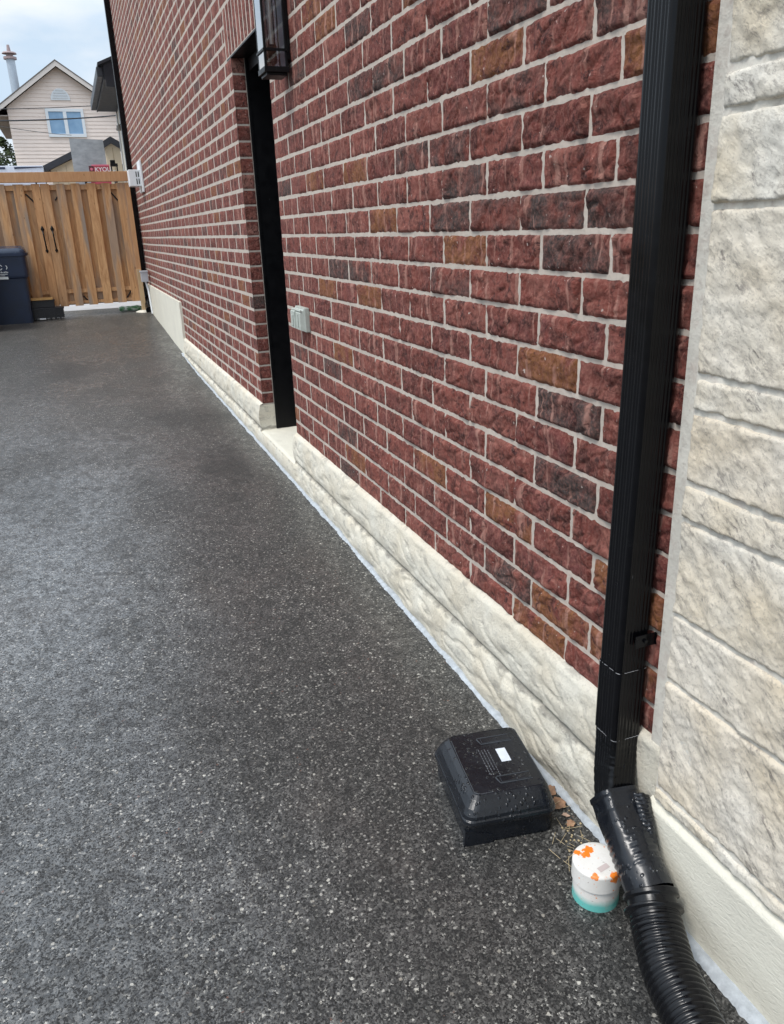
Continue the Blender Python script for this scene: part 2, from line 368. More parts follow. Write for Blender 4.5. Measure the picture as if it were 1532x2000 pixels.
CONC = mat_plain('patio concrete', (.42, .42, .43), .8, .1, 6); SOIL = mat_plain('bare soil', (.10, .085, .06), .95, .3, 3, .5)
GLASS = mat_glass('lantern glass', (.93, .94, .96), .25); GLASSR = mat_glass('lantern side glass', (.7, .73, .78), 3.2); TUBEG = mat_glass('clear bulb glass', (.97, .95, .92), .5)
DARKT = mat_plain('charcoal aluminium trim', (.032, .036, .045), .5, .15); DARKS = mat_plain('charcoal soffit', (.02, .021, .027), .55, .2)
CREAM = mat_plain('cream stucco', (.60, .56, .48), .85, .05, 10); SHED = mat_plain('beige shed panel', (.62, .51, .37), .75, .05, 6)
SHINGLE = mat_plain('dark shingle edge', (.030, .032, .040), .7, .2)
STRIP = mat_plain('pale blue foam joint', (.38, .41, .44), .6, .2, 45, .4)

# ================================================================== SETTING
def sheet(name, xs, ys, mat, dz, xf=None):
    mb = MB(); n = len(xs)
    vs = [(x, y, gz(y)+dz) for y in ys for x in xs]
    fs = [(j*n+i, j*n+i+1, (j+1)*n+i+1, (j+1)*n+i) for j in range(len(ys)-1) for i in range(n-1)]
    mb.add(vs, fs, 0, smooth=True); o = mb.build(name, mat); o['kind'] = 'structure'; return o
sheet('ground', [-300, -30, -8, 0, 8, 40, 300], [-200, -60, -20, -5]+[i*.5 for i in range(0, 40)]+[30, 60, 150, 500], SOIL, -.035)
mb = MB()
def drv(u, v):
    x = lerp(-5.2, 1.03, u**.8); y = lerp(-4, 13.75, v**1.35)
    return Vector((x, y, gz(y)+.004*fbm((x, y, 0), 1.3, 2)+.0015*nz(x*7, y*7, 1)))
mb.grid(drv, 120, 300); o = mb.build('driveway', ASPH); o['kind'] = 'structure'
sheet('patio', [-5, -2, 0, 1.5, 3], [13.75, 14.5, 16, 20, 26], CONC, .0)

# ================================================================== HOUSE WALL
house = thing('brick_house', (1.03, 5, 0), 'large red rock-faced brick house side with cream stone corner and black door frame', 'house')
XW = 1.03; RP = .0889; ZR0 = 1.430; LB = .272; YC0, YC1 = 1.150, 13.20; ZT = 6.1; ZF = .378
DY0, DY1, DZ = 4.215, 5.105, 2.385; SD0, SD1, SDH = 4.08, 5.24, 2*RP*1.5
K_L = math.floor((ZR0-DZ)/RP)   # lintel joint row
DZ = ZR0-K_L*RP                 # snap the head to a bed joint
SOLD_TOP = DZ+3*RP
PARY, PARZ = 9.0, ZR0-8*RP+.045
def wallpix(u, v):
    r = RX*((u-766)/1527.58)+DN*((v-1000)/1527.58)+FW; r = r*(XW/r.x); return r.y, r.z+CAMH
def cell(u, v):
    y, z = wallpix(u, v); k = math.floor((ZR0-z)/RP); o = 1.681 if k % 2 == 0 else 1.778
    return k, math.floor((y-o)/LB)
SPEC = {}
for (u, v) in [(1130,490),(1190,400),(1065,400),(965,410),(1115,810),(1105,945),(1000,1125),(1010,190),(880,540),(905,350),(845,295),(790,310),(690,525),(655,520),(760,130),(715,165),(880,410),(700,40),(1240,0),(640,715),(600,690),(680,860),(740,1010),(700,935),(980,20)]: SPEC[cell(u, v)] = 1.
for (u, v) in [(750,430),(905,490),(675,690),(1070,710),(950,105),(1240,100),(840,905),(980,1010),(1120,1210),(1190,1250),(610,360),(650,555),(690,880),(1010,1240)]: SPEC[cell(u, v)] = .5
bw = MB()
def patch(O, U, V, Nn, w, h, nu, nv, seed, col, pil=(1, 1, 1, 1), amp=1.):
    """split-faced brick face; O corner, U/V unit axes, pil = soft edge on u0,u1,v0,v1"""
    ed = .0075; prof_k = 1 if O.y < 1.6 else max(.10, min(1., 1-(O.y-1.6)/3.0))
    us = [0, .0035/w, ed/w]+[ed/w+(1-2*ed/w)*i/nu for i in range(1, nu)]+[1-ed/w, 1-.0035/w, 1]
    vs_ = [0, .0035/h, ed/h]+[ed/h+(1-2*ed/h)*i/nv for i in range(1, nv)]+[1-ed/h, 1-.0035/h, 1]
    vs = []
    for b in vs_:
        for a in us:
            p = O+U*(a*w)+V*(b*h); q = (p.x*1., p.y+seed*3.7, p.z+seed*1.9)
            e = 1.
            if pil[0]: e = min(e, ss(0, ed*1.3/w, a))
            if pil[1]: e = min(e, ss(0, ed*1.3/w, 1-a))
            if pil[2]: e = min(e, ss(0, ed*1.3/h, b))
            if pil[3]: e = min(e, ss(0, ed*1.3/h, 1-b))
            n1 = noise.noise(Vector((q[0]*14, q[1]*13, q[2]*24))); n2_ = noise.noise(Vector((q[0]*40+9, q[1]*34, q[2]*60)))
            cr_ = abs(noise.noise(Vector((q[0]*20+4, q[1]*16+q[2]*9, q[2]*20))))
            rel = amp*(.0058*n1+.0026*n2_-.0062*max(0, .13-cr_)/.13+.0035*max(0, noise.noise(Vector((q[0]*20, q[1]*9+7, q[2]*15)))-.12)*4)
            q_ = (prof_k-.1)/.9; rl = rel*(.22+.93*q_); lo_ = -.0005-.0036*q_
            hgt = -.0014+e*(.0023+.0042*q_+(rl if rl > lo_ else lo_+(rl-lo_)*.15))
            j = .0014*noise.noise(Vector((q[0]*60, q[1]*60+5, q[2]*60)))*(1 if e < .3 else 0)
            vs.append(p+Nn*hgt+U*j+V*j)
    n = len(us); fs = [(j*n+i, j*n+i+1, (j+1)*n+i+1, (j+1)*n+i) for j in range(len(vs_)-1) for i in range(n-1)]
    bw.add(vs, fs, 0, col, True)
NX = Vector((-1, 0, 0)); UY = Vector((0, -1, 0)); VZ = Vector((0, 0, 1))
def bcol(rng, key=None):
    r = rng.random(); t = 0. if r < .80 else (.5 if r < .885 else 1.)
    t2 = SPEC.get(key); 
    if t2 is None and key and key[0] > -8 and key[1] < 9: t = 0. if rng.random() < .80 else t
    if t2 is not None: t = t2
    return (min(1, max(0, t+rng.uniform(-.06, .06))) if t != .5 else .5, rng.random(), rng.random())
def face(y0, y1, z0, z1, seed, col, flags):
    ym = (y0+y1)/2; w = y1-y0; h = z1-z0
    if w < .012 or h < .012: return
    d = 6 if ym < 2.3 else (9 if ym < 3.6 else (16 if ym < 6 else 34)); d /= 1000
    if z0 > 3.2: d = .05
    bw_n = max(2, int(w/d)); bh_n = max(2, int(h/d))
    patch(Vector((XW, y1, z0)), UY, VZ, NX, w, h, bw_n, bh_n, seed, col, flags, 1. if ym < 6 else .9)
M2 = .0043
k = -60
for k in range(-53, 12):
    zt = ZR0-k*RP; zb = zt-RP; z0 = max(zb+M2, ZF); z1 = zt-M2
    if z1 < ZF+.01 or zb > ZT: continue
    off = 1.681 if k % 2 == 0 else 1.778
    i0 = math.floor((YC0-off)/LB)
    for i in range(i0, 50):
        a = off+i*LB; b = a+LB
        rng = random.Random(k*991+i*17); wob = rng.uniform(-.003, .003)
        a += M2+wob*.3; b -= M2-wob*.3
        hj = .0022*ss(3.5, 6, a); a += hj; b -= hj
        a = max(a, YC0+.004); b = min(b, YC1)
        if b-a < .01: continue
        col = bcol(rng, (k, i)); seed = rng.uniform(0, 50); zw = .0012*nz(a*.9, k*1.7, 2)+.0022*nz(a*.5, k*.1, 5)
        segs = [(a, b)]
        if zt > ZF and z0 < DZ-.01: segs = [(x, min(y, DY0)) for x, y in segs if x < DY0]+[(max(x, DY1), y) for x, y in segs if y > DY1]
        elif z0 < SOLD_TOP-.01: segs = [(x, min(y, SD0-M2)) for x, y in segs if x < SD0]+[(max(x, SD1+M2), y) for x, y in segs if y > SD1]
        if zb < PARZ-.05: segs = [(x, min(y, PARY)) for x, y in segs if x < PARY]
        for (x, y) in segs:
            face(x, y, z0+zw, z1+zw, seed, col, (0 if abs(y-DY0) < .001 else 1, 0 if abs(x-DY1) < .001 else 1, 1, 1))
for i in range(int((SD1-SD0)/RP)):
    a = SD0+i*RP; rng = random.Random(i+5); face(a+M2, a+RP-M2, DZ+M2, SOLD_TOP-M2, rng.uniform(0, 50), (0., rng.random(), rng.random()), (1, 1, 1, 1))
# brick return of the doorway, far side (faces the camera) and near side
for kk in range(K_L, 12):
    zt = ZR0-kk*RP; z0 = max(zt-RP+M2, ZF+.002 if kk == 11 else 0); z1 = zt-M2; rng = random.Random(kk*31)
    t = 1. if kk == 4 else 0.
    if z1-z0 < .01: continue
    patch(Vector((XW+.001, DY1, z0)), Vector((1, 0, 0)), VZ, Vector((0, -1, 0)), .074, z1-z0, 9, 8, rng.uniform(0, 40), (t, rng.random(), rng.random()), (0, 1, 1, 1), .6)
    patch(Vector((XW+.075, DY0, z0)), Vector((-1, 0, 0)), VZ, Vector((0, 1, 0)), .074, z1-z0, 6, 4, rng.uniform(0, 40), (0., rng.random(), rng.random()), (0, 1, 1, 1), .6)
# mortar body
def mgrid(y0, y1, z0, z1, res):
    ny = max(1, int((y1-y0)/res)); nz_ = max(1, int((z1-z0)/res))
    def f(a, b):
        y = lerp(y1, y0, a); z = lerp(z0, z1, b)
        k_ = .0007*ss(3.2, 5.5, y)
        return Vector((XW+.0008-k_-.0011*fbm((0, y, z), 45, 2)*(1 if y < 3 else .3), y, z))
    bw.grid(f, ny, nz_, 1)
mgrid(YC0, 3.0, ZF-.1, 2.3, .012); mgrid(YC0, 3.0, 2.3, ZT, .3); mgrid(3.0, DY0, ZF-.1, DZ, .05); mgrid(3.0, DY0, DZ, ZT, .3)
mgrid(DY0, DY1, DZ, ZT, .3); mgrid(DY1, PARY, .3, ZT, .3); mgrid(PARY, YC1, .7, ZT, .3)
bw.box((XW+.002, DY1+.0012, .2), (XW+.11, DY1+.2, DZ), 1); bw.box((XW+.002, DY0-.2, .2), (XW+.11, DY0-.0012, DZ), 1)
bw.box((XW+.004, YC0, -.3), (XW+.10, DY0-.001, ZT-.01), 1); bw.box((XW+.004, DY1+.002, -.3), (XW+.10, YC1-.01, ZT-.01), 1)
bw.box((XW+.004, DY0, DZ), (XW+.10, DY1, ZT-.02), 1)
wall = bw.build('brick_wall', [BRICK, MORT], house)
mb = MB(); mb.box((XW+.012, YC1-.012, -.3), (8, YC1-.002, ZT-.02)); mb.build('rear_wall', mat_plain('rear brick', (.2, .07, .06), .85, .2), house)
# steel lintel and eave
mb = MB(); mb.box((XW-.001, DY0-.12, DZ-.006), (XW+.19, DY1+.12, DZ+.0025)); mb.build('lintel', BLKF, house)
mb = MB(); mb.box((XW-.35, -3, ZT-.02), (XW+.4, YC1+.3, ZT+.05), 0); mb.box((XW-.47, -3, ZT+.0), (XW-.352, YC1+.3, ZT+.13), 0, .01); mb.build('eave', DARKT, house)
mb = MB(); mb.prism([Vector((XW-.45, -3, ZT+.12)), Vector((6, -3, ZT+2.6)), Vector((8, -3, ZT+.12))], (0, YC1+3.3, 0)); mb.build('roof', SHINGLE, house)

# doorway: frame (three sides), door leaf, sill
mb = MB()
xj = XW+.077
mb.box((xj, DY1-.010, .205), (xj+.016, DY1+.06, DZ-.007), 0, .002)                 # brickmould edge, far
mb.box((xj+.0165, DY1-.006, .205), (xj+.26, DY1+.05, DZ-.008), 0)                 # far jamb
mb.box((xj+.004, DY0-.05, .205), (xj+.26, DY0+.006, DZ-.008), 0)
mb.box((xj+.018, DY0+.007, DZ-.075), (xj+.20, DY1-.007, DZ-.009), 0, .002)
mb.build('door_frame', BLKF, house)
mb = MB(); mb.box((xj+.17, DY0+.008, .215), (xj+.215, DY1-.008, DZ-.078), 0, .002)
for z0, z1 in ((.35, 1.0), (1.15, 2.15)):
    mb.box((xj+.160, DY0+.14, z0), (xj+.169, DY0+.42, z1), 0, .003); mb.box((xj+.160, DY0+.47, z0), (xj+.169, DY0+.75, z1), 0, .003)
d = mb.build('side_door', BLKF, house)
mb = MB(); mb.cyl((xj+.17, DY0+.09, 1.15), (xj+.12, DY0+.09, 1.15), .012); mb.cyl((xj+.125, DY0+.09, 1.15), (xj+.125, DY0+.20, 1.15), .009); mb.build('door_handle', mat_plain('satin nickel', (.4, .4, .4), .3, .1, metal=.9), d)
mb = MB()
def sillf(a, b):
    y = lerp(DY1+.0, DY0-.0, a); x = lerp(XW-.038, XW+.34, b)
    return Vector((x, y, .206-.006*(1-b)+.0025*fbm((x, y, 0), 18, 3)-.014*ss(.06, 0, b)))
mb.grid(sillf, 60, 30, 0)
mb.build('door_sill', PARGE, house)

# foundation of two rock-faced courses under the brick
fb = MB()
def fprof(y, z):
    g = gz(y)
    # outward bulge of each course, groove near z=.213
    base = XW-.018; bd = ss(1.13, 1.4, y)
    blk = math.floor((y+.07)/.41); blk2 = math.floor((y+.27)/.41)
    if z >= .213:
        t = (z-.213)/(.372-.213); b = .020*math.sin(math.pi*min(1, max(0, t))**.8)+.006; x = base-b*.6*bd; jy = abs(((y+.07) % .41)-.205)/.205
        am = .012*math.sin(math.pi*min(1, max(0, t*.95+.05)))
        s = blk*3.1
    else:
        t = max(0, (z-g)/(.213-g)); x = base-.003-(.006+.014*math.sin(math.pi*min(1, max(0, t)))**.7)*bd; jy = abs(((y+.27) % .41)-.205)/.205; s = blk2*5.7+50; am = .012
    r = noise.noise(Vector((s, y*6+z*9, z*10))); r2 = noise.noise(Vector((s+2, y*22, z*40))); r3 = abs(noise.noise(Vector((s+8, y*7-z*11, z*13))))
    dm = ss(1.16, 1.4, y)*(1-.75*ss(.03, -.02, y-DY0)*0)
    if DY0-.02 < y < DY1+.02: dm = .15
    x += dm*(-am*(.62*r+.20*r2)+am*.60*max(0, .12-r3)/.12)
    x += .0035*ss(.955, .99, jy)*dm
    x += .014*math.exp(-((z-.213)/.006)**2)
    return x
def foundgrid(y0, y1, ny, nz_):
    def f(a, b):
        y = lerp(y1, y0, a)
        if b > .96: 
            t = (b-.96)/.04; x = lerp(fprof(y, .372), XW+.004, t); return Vector((x, y, .372+.010*math.sin(t*math.pi/2)+.002*nz(y*11, 3, 0)))
        z = lerp(gz(y)-.04, .372, b/.96)
        return Vector((fprof(y, z), y, z))
    fb.grid(f, ny, nz_, 0)
foundgrid(1.10, 2.6, 240, 60); foundgrid(2.6, DY0, 170, 44); foundgrid(DY1, PARY, 260, 30)
for yy in (DY0, DY1):
    pr = [Vector((fprof(yy, z), yy, z)) for z in [lerp(-.04, .372, i/30) for i in range(31)]]
    fb.add(pr+[Vector((XW+.12, yy, .372)), Vector((XW+.12, yy, -.04))], [tuple(range(33))])
def lowf(a, b):
    y = lerp(DY1, DY0, a); z = lerp(gz(y)-.04, .200, b); return Vector((fprof(y, z), y, z))
fb.grid(lowf, 60, 14, 0)
fb.build('foundation', FOUND, house)
mb = MB(); mb.grid(lambda a, b: Vector((XW-.026-.002*fbm((0, lerp(PARY, YC1, a), b), 6, 2), lerp(YC1, PARY, a), lerp(-.05, PARZ, b))), 60, 12)
mb.box((XW-.0255, PARY-.004, .05), (XW+.08, PARY+.01, PARZ)); mb.box((XW-.0258, PARY, PARZ-.03), (XW+.08, YC1, PARZ+.002)); mb.box((XW-.0255, YC1-.02, -.05), (XW+.2, YC1+.02, PARZ)); mb.build('parging', PARGE, house)

# stone cladding, right of the bead of mortar
st = MB(); XS = .998
zs = [-.2, .262, .301, .567, .717, .917, .988, 1.124, 1.188, 1.468, 1.608, 1.669, 1.86, 1.95, 2.20, 2.34, 2.62, 2.70, 2.95, 3.2]
rng = random.Random(3)
def sface(y0, y1, z0, z1, res, sd, tone):
    ny = max(2, int((y1-y0)/res)); nz_ = max(2, int((z1-z0)/res)); w = y1-y0; h = z1-z0
    def f(a, b):
        y = y1-a*w; z = z0+b*h
        cj = .004*fbm((sd, y, z), 45, 3); e = min(ss(0, .012, a*w), ss(0, .012, (1-a)*w), ss(0, max(.002, .0055+cj), b*h), ss(0, max(.002, .0055+cj), (1-b)*h))
        q = (sd, y, z); n1 = noise.noise(Vector((sd, y*5+z*4, z*7-y*3))); n2_ = fbm((sd+3, y*1., z*1.-y*.5), 34, 3); n3 = abs(noise.noise(Vector((sd+9, y*9+z*6, z*13))))
        hg = e*(.015+.0060*n1+.0042*n2_+.0010*fbm((sd, y*1., z*1.6+y*.4), 75, 2))
        jj = .0035*(1-e)*nz(sd, y*40, z*40)
        return Vector((XS+.012-hg, y+jj, z+jj))
    st.grid(f, ny, nz_, 0, (rng.random(), tone, rng.random()))
for i in range(1, len(zs)-1):
    z0, z1 = zs[i]+.0022, zs[i+1]-.0022
    ys = [1.106]; y = 1.106
    yj = [.35, .12, .5, .28, .42, .2, .3, .46][i % 8]
    edges = [1.106+.004*nz(i*3.3, 0, 0), yj, yj-.55, yj-1.2, yj-1.9, -3]
    for j in range(len(edges)-1):
        res = .0042 if (j == 0 and z1 < 1.95) else .03
        tone = [0, .1, .9, .75, .45, .5, .9, .3, .5, .0, .1, .0][i % 12]
        sface(edges[j+1]+.006, edges[j]-.003*(j > 0), z0, z1, res, i*7.7+j*3.1, tone)
for (ya, yb) in ((-3, 1.106),):
    pass
stone = st.build('stone_cladding', STONE, house)
mb = MB(); mb.box((XS+.0035, -3, .262), (XS+.06, 1.1005, ZT-.03), 0)
def bead(a, b):
    z = lerp(.24, 3.2, b); y = lerp(1.151+.003*nz(3, 0, z*30), 1.100, a)
    return Vector((XW-.0012-.018*ss(.30, 1., a)-.0015*nz(a*5, z*40, 0), y, z))
mb.grid(bead, 14, 700, 0, ); mb.box((XS+.022, 1.112, .2), (XW+.01, 1.15, ZT-.04))
mb.build('stone_mortar', SMORT, house)
mb = MB()
def stf(a, b):
    y = lerp(1.12, -2.5, a**.8); z = lerp(-.06, .258, b)
    return Vector((XS-.004-.004*ss(.1, 0, b)-.004*fbm((1, y, z), 5, 2)+.02*ss(.95, 1, b), y, z))
mb.grid(stf, 220, 40); mb.build('parged_base', PARGE, house)

# foam joint between asphalt and foundation
mb = MB()
def jf(y0, y1, n):
    def f(a, b):
        y = lerp(y0, y1, a); g = gz(y); e = XW-.047+.008*fbm((y, 0, 0), 7, 5)+.0035*nz(y*70, 0, 0)+.002*nz(y*210, 0, 0)
        if y < 1.1: e -= .016
        return Vector((lerp(e, XW-.004, b), y, g+.009*ss(0, .10, b)+.0018*nz(y*60, b*4, 0)))
    mb.grid(f, n, 6, 0)
jf(.3, 4.6, 900); jf(4.6, 9.2, 300)
tag(mb.build('joint_strip', STRIP), kind='structure')

# ================================================================== DOWNSPOUT
def sweep(mb, pts, secf, mi=0, up=Vector((1, 0, 0)), cap=True, smooth=True):
    rings = []; n = None
    for i, p in enumerate(pts):
        a = pts[max(0, i-1)]; b = pts[min(len(pts)-1, i+1)]; t = (b-a).normalized()
        s_ = (up-t*up.dot(t)).normalized(); r = t.cross(s_)
        sec = secf(i/(len(pts)-1), i); n = len(sec); rings.append([p+s_*q[0]+r*q[1] for q in sec])
    vs = [v for r in rings for v in r]
    fs = [(j*n+i, j*n+(i+1) % n, (j+1)*n+(i+1) % n, (j+1)*n+i) for j in range(len(pts)-1) for i in range(n)]
    if cap: fs += [tuple(range(n))[::-1], tuple(range((len(pts)-1)*n, len(pts)*n))]
    mb.add(vs, fs, mi, smooth=smooth)
def spoutsec(w, d, r=.010, ribs=5, amp=.0016, per=14):
    """rounded rectangle with vertical ribs; w along local x, d along local y"""
    out = []
    def side(p, q, nrm):
        L_ = (q-p).length; m = per*ribs//4
        for i in range(m):
            t = i/m; f = math.sin(t*ribs*math.pi)
            a = -amp*(1 if math.sin(t*ribs*2*math.pi-1.4) > .55 else 0)*(ss(.02, .1, t)*ss(.98, .9, t))
            out.append(p+(q-p)*t+nrm*a)
    hw, hd = w/2, d/2
    cs = [Vector((hw-r, hd-r)), Vector((-hw+r, hd-r)), Vector((-hw+r, -hd+r)), Vector((hw-r, -hd+r))]
    for c in range(4):
        for k_ in range(5):
            t = math.pi/2*(c+k_/5); out.append(cs[c]+Vector((math.cos(t), math.sin(t)))*r)
        nx = cs[(c+1) % 4]; tt = math.pi/2*(c+1); nn = Vector((math.cos(tt), math.sin(tt)))
        side(cs[c]+nn*r, nx+nn*r, nn)
    return out
ds = thing('downspout', (.987, 1.21, .3), 'tall black ribbed downspout on brick at the stone corner in the foreground', 'downspout')
SX, SY = .9865, 1.2115
mb = MB(); sec = spoutsec(.073, .074, .011, 6, .0018)
n_ = len(sec); zz = [.475, 5.95]
def lean(z): t = ss(1.4, .35, z)*(1 if True else 0); return (-.003*t, .009*t)
def tube(mb, sec, zs_, sx=SX, sy=SY):
    ln = lean if sx == SX else (lambda z: (0, 0))
    n = len(sec); vs = [(sx+q.x*k_+ln(z)[0], sy+q.y*k_+ln(z)[1], z) for (z, k_) in zs_ for q in sec]
    mb.add(vs, [(j*n+i, j*n+(i+1) % n, (j+1)*n+(i+1) % n, (j+1)*n+i) for j in range(len(zs_)-1) for i in range(n)], 0, smooth=True)
    mb.add(vs, [tuple(range(n))[::-1], tuple(range((len(zs_)-1)*n, len(zs_)*n))], 0)
tube(mb, sec, [(.535, 1.), (.7, 1.), (.85, 1.), (1., 1.), (1.2, 1.), (1.4, 1), (2.4, 1.), (6.0, 1.)]); mb.build('upper_pipe', BLKM, ds)
sec2 = spoutsec(.076, .077, .011, 6, .0016)
mb = MB(); tube(mb, sec2, [(.372, 1.), (.5, 1.), (.541, 1.), (.543, .985)]); mb.build('lower_pipe', BLKM, ds)
# bright worn rims where sections overlap
SCR = mat_plain('bare scratched aluminium edge', (.30, .30, .31), .4, .4, 90, .3)
for zc in (.5425, .371):
    mb = MB(); rr = spoutsec(.0775, .0785, .011, 6, .0014)
    vs = []; n = len(rr)
    for q in rr:
        w_ = .0007*nz(q.x*300, q.y*300, zc*50)
        vs.append((SX+q.x-.003, SY+q.y+.0088, zc-.0004)); 
    for q in rr: vs.append((SX+q.x*.993-.003, SY+q.y*.993+.0088, zc+.0004+.0007*max(0, nz(q.x*400, q.y*400, zc))))
    mb.add(vs, [(i, (i+1) % n, n+(i+1) % n, n+i) for i in range(n) if nz(i*.35, zc*9, 0) > -.12], 0); mb.build('joint_rim', SCR, ds)
# strap
mb = MB(); zc = .615
mb.box((SX-.012, SY-.0395, zc-.012), (SX+.040, SY-.0372, zc+.017), 0, .0008); mb.box((SX+.038, SY-.042, zc-.011), (SX+.0405, SY-.037, zc+.016), 0)
mb.cyl((SX+.012, SY-.039, zc+.002), (SX+.012, SY-.044, zc+.002), .0045, n=10); mb.build('strap', BLKM, ds)
# elbow
pts = [Vector(p)+Vector((-.003, .009, 0)) for p in ((SX, SY, .374), (SX, SY, .345), (SX-.002, SY-.003, .318), (SX-.007, SY-.009, .292), (SX-.014, SY-.019, .266), (SX-.022, SY-.033, .240), (SX-.030, SY-.049, .214), (SX-.036, SY-.062, .192))]
fine = []
for i in range(len(pts)-1):
    for s_ in range(5): fine.append(pts[i].lerp(pts[i+1], s_/5))
fine.append(pts[-1])
base_sec = spoutsec(.072, .074, .011, 6, .0013)
mb = MB()
def esec(t, i):
    k_ = 1.0-.02*(i % 3 == 0)*(t > .15) - .01*t
    return [q*k_ for q in base_sec]
sweep(mb, fine, esec); fixnormals(mb.build('elbow', BLKM2, ds))

# drain hose and adapter
dh = thing('drain_hose', (.9, .8, .02), 'black corrugated flexible drain hose and adapter fed by the foreground downspout', 'drain hose')
A0 = Vector((.9500, 1.178, .236)); A1 = Vector((.9215, .998, .128))
def adsec(t, i):
    n = 64; out = []
    for j in range(n):
        a = 2*math.pi*j/n; c, s_ = math.cos(a), math.sin(a)
        sq = .0435/max(abs(c), abs(s_)); sq = min(sq, .054); rd = .0505
        k_ = ss(.12, .72, t); r = lerp(sq, rd, k_)
        rib = .0012*math.sin(t*95) if .38 < t < .80 and abs(((a+.6) % (math.pi/1.))-math.pi/2) < 1.1 else 0
        if t < .05: r += .0025
        if .17 < t < .19: r += .0012
        # longitudinal split seam
        if abs(((a-4.35+.6*t+math.pi) % (2*math.pi))-math.pi) < .07: r -= .010*(1-t)
        r += .0012*noise.noise(Vector((c*3, s_*3, t*9)))
        out.append(Vector((c*(r+rib), s_*(r+rib))))
    return out
mb = MB(); pts = [A0.lerp(A1, i/70)+Vector((0, 0, -.006*math.sin(i/70*math.pi))) for i in range(71)]
sweep(mb, pts, adsec, cap=False); sweep(mb, pts, lambda t, i: [q*.95 for q in adsec(t, i)], cap=False)
ad = fixnormals(mb.build('adapter', WETP, dh))
mb = MB()
def flap(a, b):
    top = Vector((.984, 1.128, .265)); bot = Vector((.952, 1.012, .140)); c_ = top.lerp(bot, a)
    w_ = .036*(1-.55*a); ph = (b-.5)*2.0
    ax_ = (bot-top).normalized(); vd_ = (Vector((0, 0, CAMH))-top).normalized(); side_ = (ax_.cross(vd_)*.85+vd_*.35).normalized(); n_ = side_.cross(ax_).normalized(); n_ = n_ if n_.dot(vd_) > 0 else -n_
    return c_+n_*(.010*math.cos(ph*1.3)*(1-.3*a)+.0009*math.sin(a*120))+side_*(w_*.5*ph)+Vector((0, 0, .004*nz(a*6, b*3, 0)-.012*(1-a)**6*(1-b)))
mb.grid(flap, 110, 14); fo = mb.build('adapter_flap', WETP, dh)
so_ = fo.modifiers.new('s', 'SOLIDIFY'); so_.thickness = .003
cp = [Vector(p) for p in ((.930, 1.035, .150), (.9205, .998, .127), (.903, .957, .104), (.883, .910, .088), (.862, .860, .080), (.845, .80, .078), (.826, .735, .077), (.805, .66, .076), (.777, .55, .075), (.775, .40, .081), (.72, .2, .081), (.64, 0, .081), (.54, -.25, .081))]
def cat(p0, p1, p2, p3, t): return .5*((2*p1)+(p2-p0)*t+(2*p0-5*p1+4*p2-p3)*t*t+(-p0+3*p1-3*p2+p3)*t**3)
dense = []
for i in range(1, len(cp)-2):
    for s_ in range(40): dense.append(cat(cp[i-1], cp[i], cp[i+1], cp[i+2], s_/40))
res_ = []; acc = 0; step = .0021; last = dense[0]; res_.append(last)
for q in dense[1:]:
    d_ = (q-last).length
    while acc+d_ >= step:
        t = (step-acc)/d_; last = last.lerp(q, t); res_.append(last.copy()); d_ = (q-last).length; acc = 0
    acc += d_; last = q
PIT = .0132
def hsec(t, i):
    s_ = i*step; ph = (s_ % PIT)/PIT
    r = (.0475+.0056*(ss(.0, .28, ph)*ss(1, .72, ph)))
    if s_ < .012: r = .057
    elif s_ < .030: r = .0500
    elif s_ < .038: r = .0600
    elif s_ < .050: r = .0505
    wob = 1+.012*nz(s_*9, 0, 4)
    return [Vector((math.cos(2*math.pi*j/56)*r*wob, math.sin(2*math.pi*j/56)*r)) for j in range(56)]
mb = MB(); sweep(mb, res_, hsec); fixnormals(mb.build('corrugated_pipe', HOSEM, dh))

# ================================================================== SEWER CLEANOUT CAP
CAPM = None
def mat_cap():
    t = NT('painted plastic cleanout cap'); v = t.coord(); n = t.noise(14, 4); sep_ = t.n('ShaderNodeSeparateXYZ'); t.lk(v, sep_.inputs[0])
    c = t.mix(t.ramp(n, .3, .7), (.66, .63, .58), (.74, .72, .69))
    # teal sprayed band at the foot
    zz_ = t.math('ADD', sep_.outputs[2], t.math('MULTIPLY', t.math('SUBTRACT', t.noise(40, 3), .5), .010))
    c = t.mix(t.ramp(zz_, .034, .052, 1, 0), c, (.13, .46, .42))
    # orange paint patches
    def spot(cx, cy, cz, r, q):
        d_ = t.n('ShaderNodeVectorMath', operation='DISTANCE'); t.lk(v, d_.inputs[0]); d_.inputs[1].default_value = (cx, cy, cz)
        return t.ramp(t.math('ADD', d_.outputs['Value'], t.math('MULTIPLY', t.math('SUBTRACT', t.noise(95, 3, .6), .5), r*2.2)), r, r*.88)
    for (cx, cy, cz, r) in CAPSPOTS: c = t.mix(spot(cx, cy, cz, r, 0), c, (.80, .20, .015))
    c = t.mix(t.ramp(t.noise(130, 2), .68, .74, 0, .7), c, (.25, .2, .17)); c = t.mix(t.ramp(t.noise(28, 5, .7), .52, .68, 0, .3), c, (.45, .38, .31)); c = t.mix(t.ramp(t.noise(75, 4, .6), .66, .68, 0, .9), c, (.72, .22, .04))
    return t.fin(c, .42, t.bump(t.noise(60, 3), .12, .002), spec=.4)
CC = Vector((.880, 1.126, 0)); CT = .120
def capp(u, v, z=CT):
    r = RX*((u-766)/1527.58)+DN*((v-1000)/1527.58)+FW; r = r*((z-CAMH)/r.z); return (r.x, r.y, z)
CAPSPOTS = [capp(1150, 1660)+(.0125,), capp(1146, 1669)+(.0115,), capp(1127, 1665)+(.009,), capp(1163, 1711)+(.009,), capp(1170, 1717)+(.005,), capp(1206, 1716, CT-.008)+(.015,), capp(1120, 1718, .10)+(.009,)]
CAPM = mat_cap()
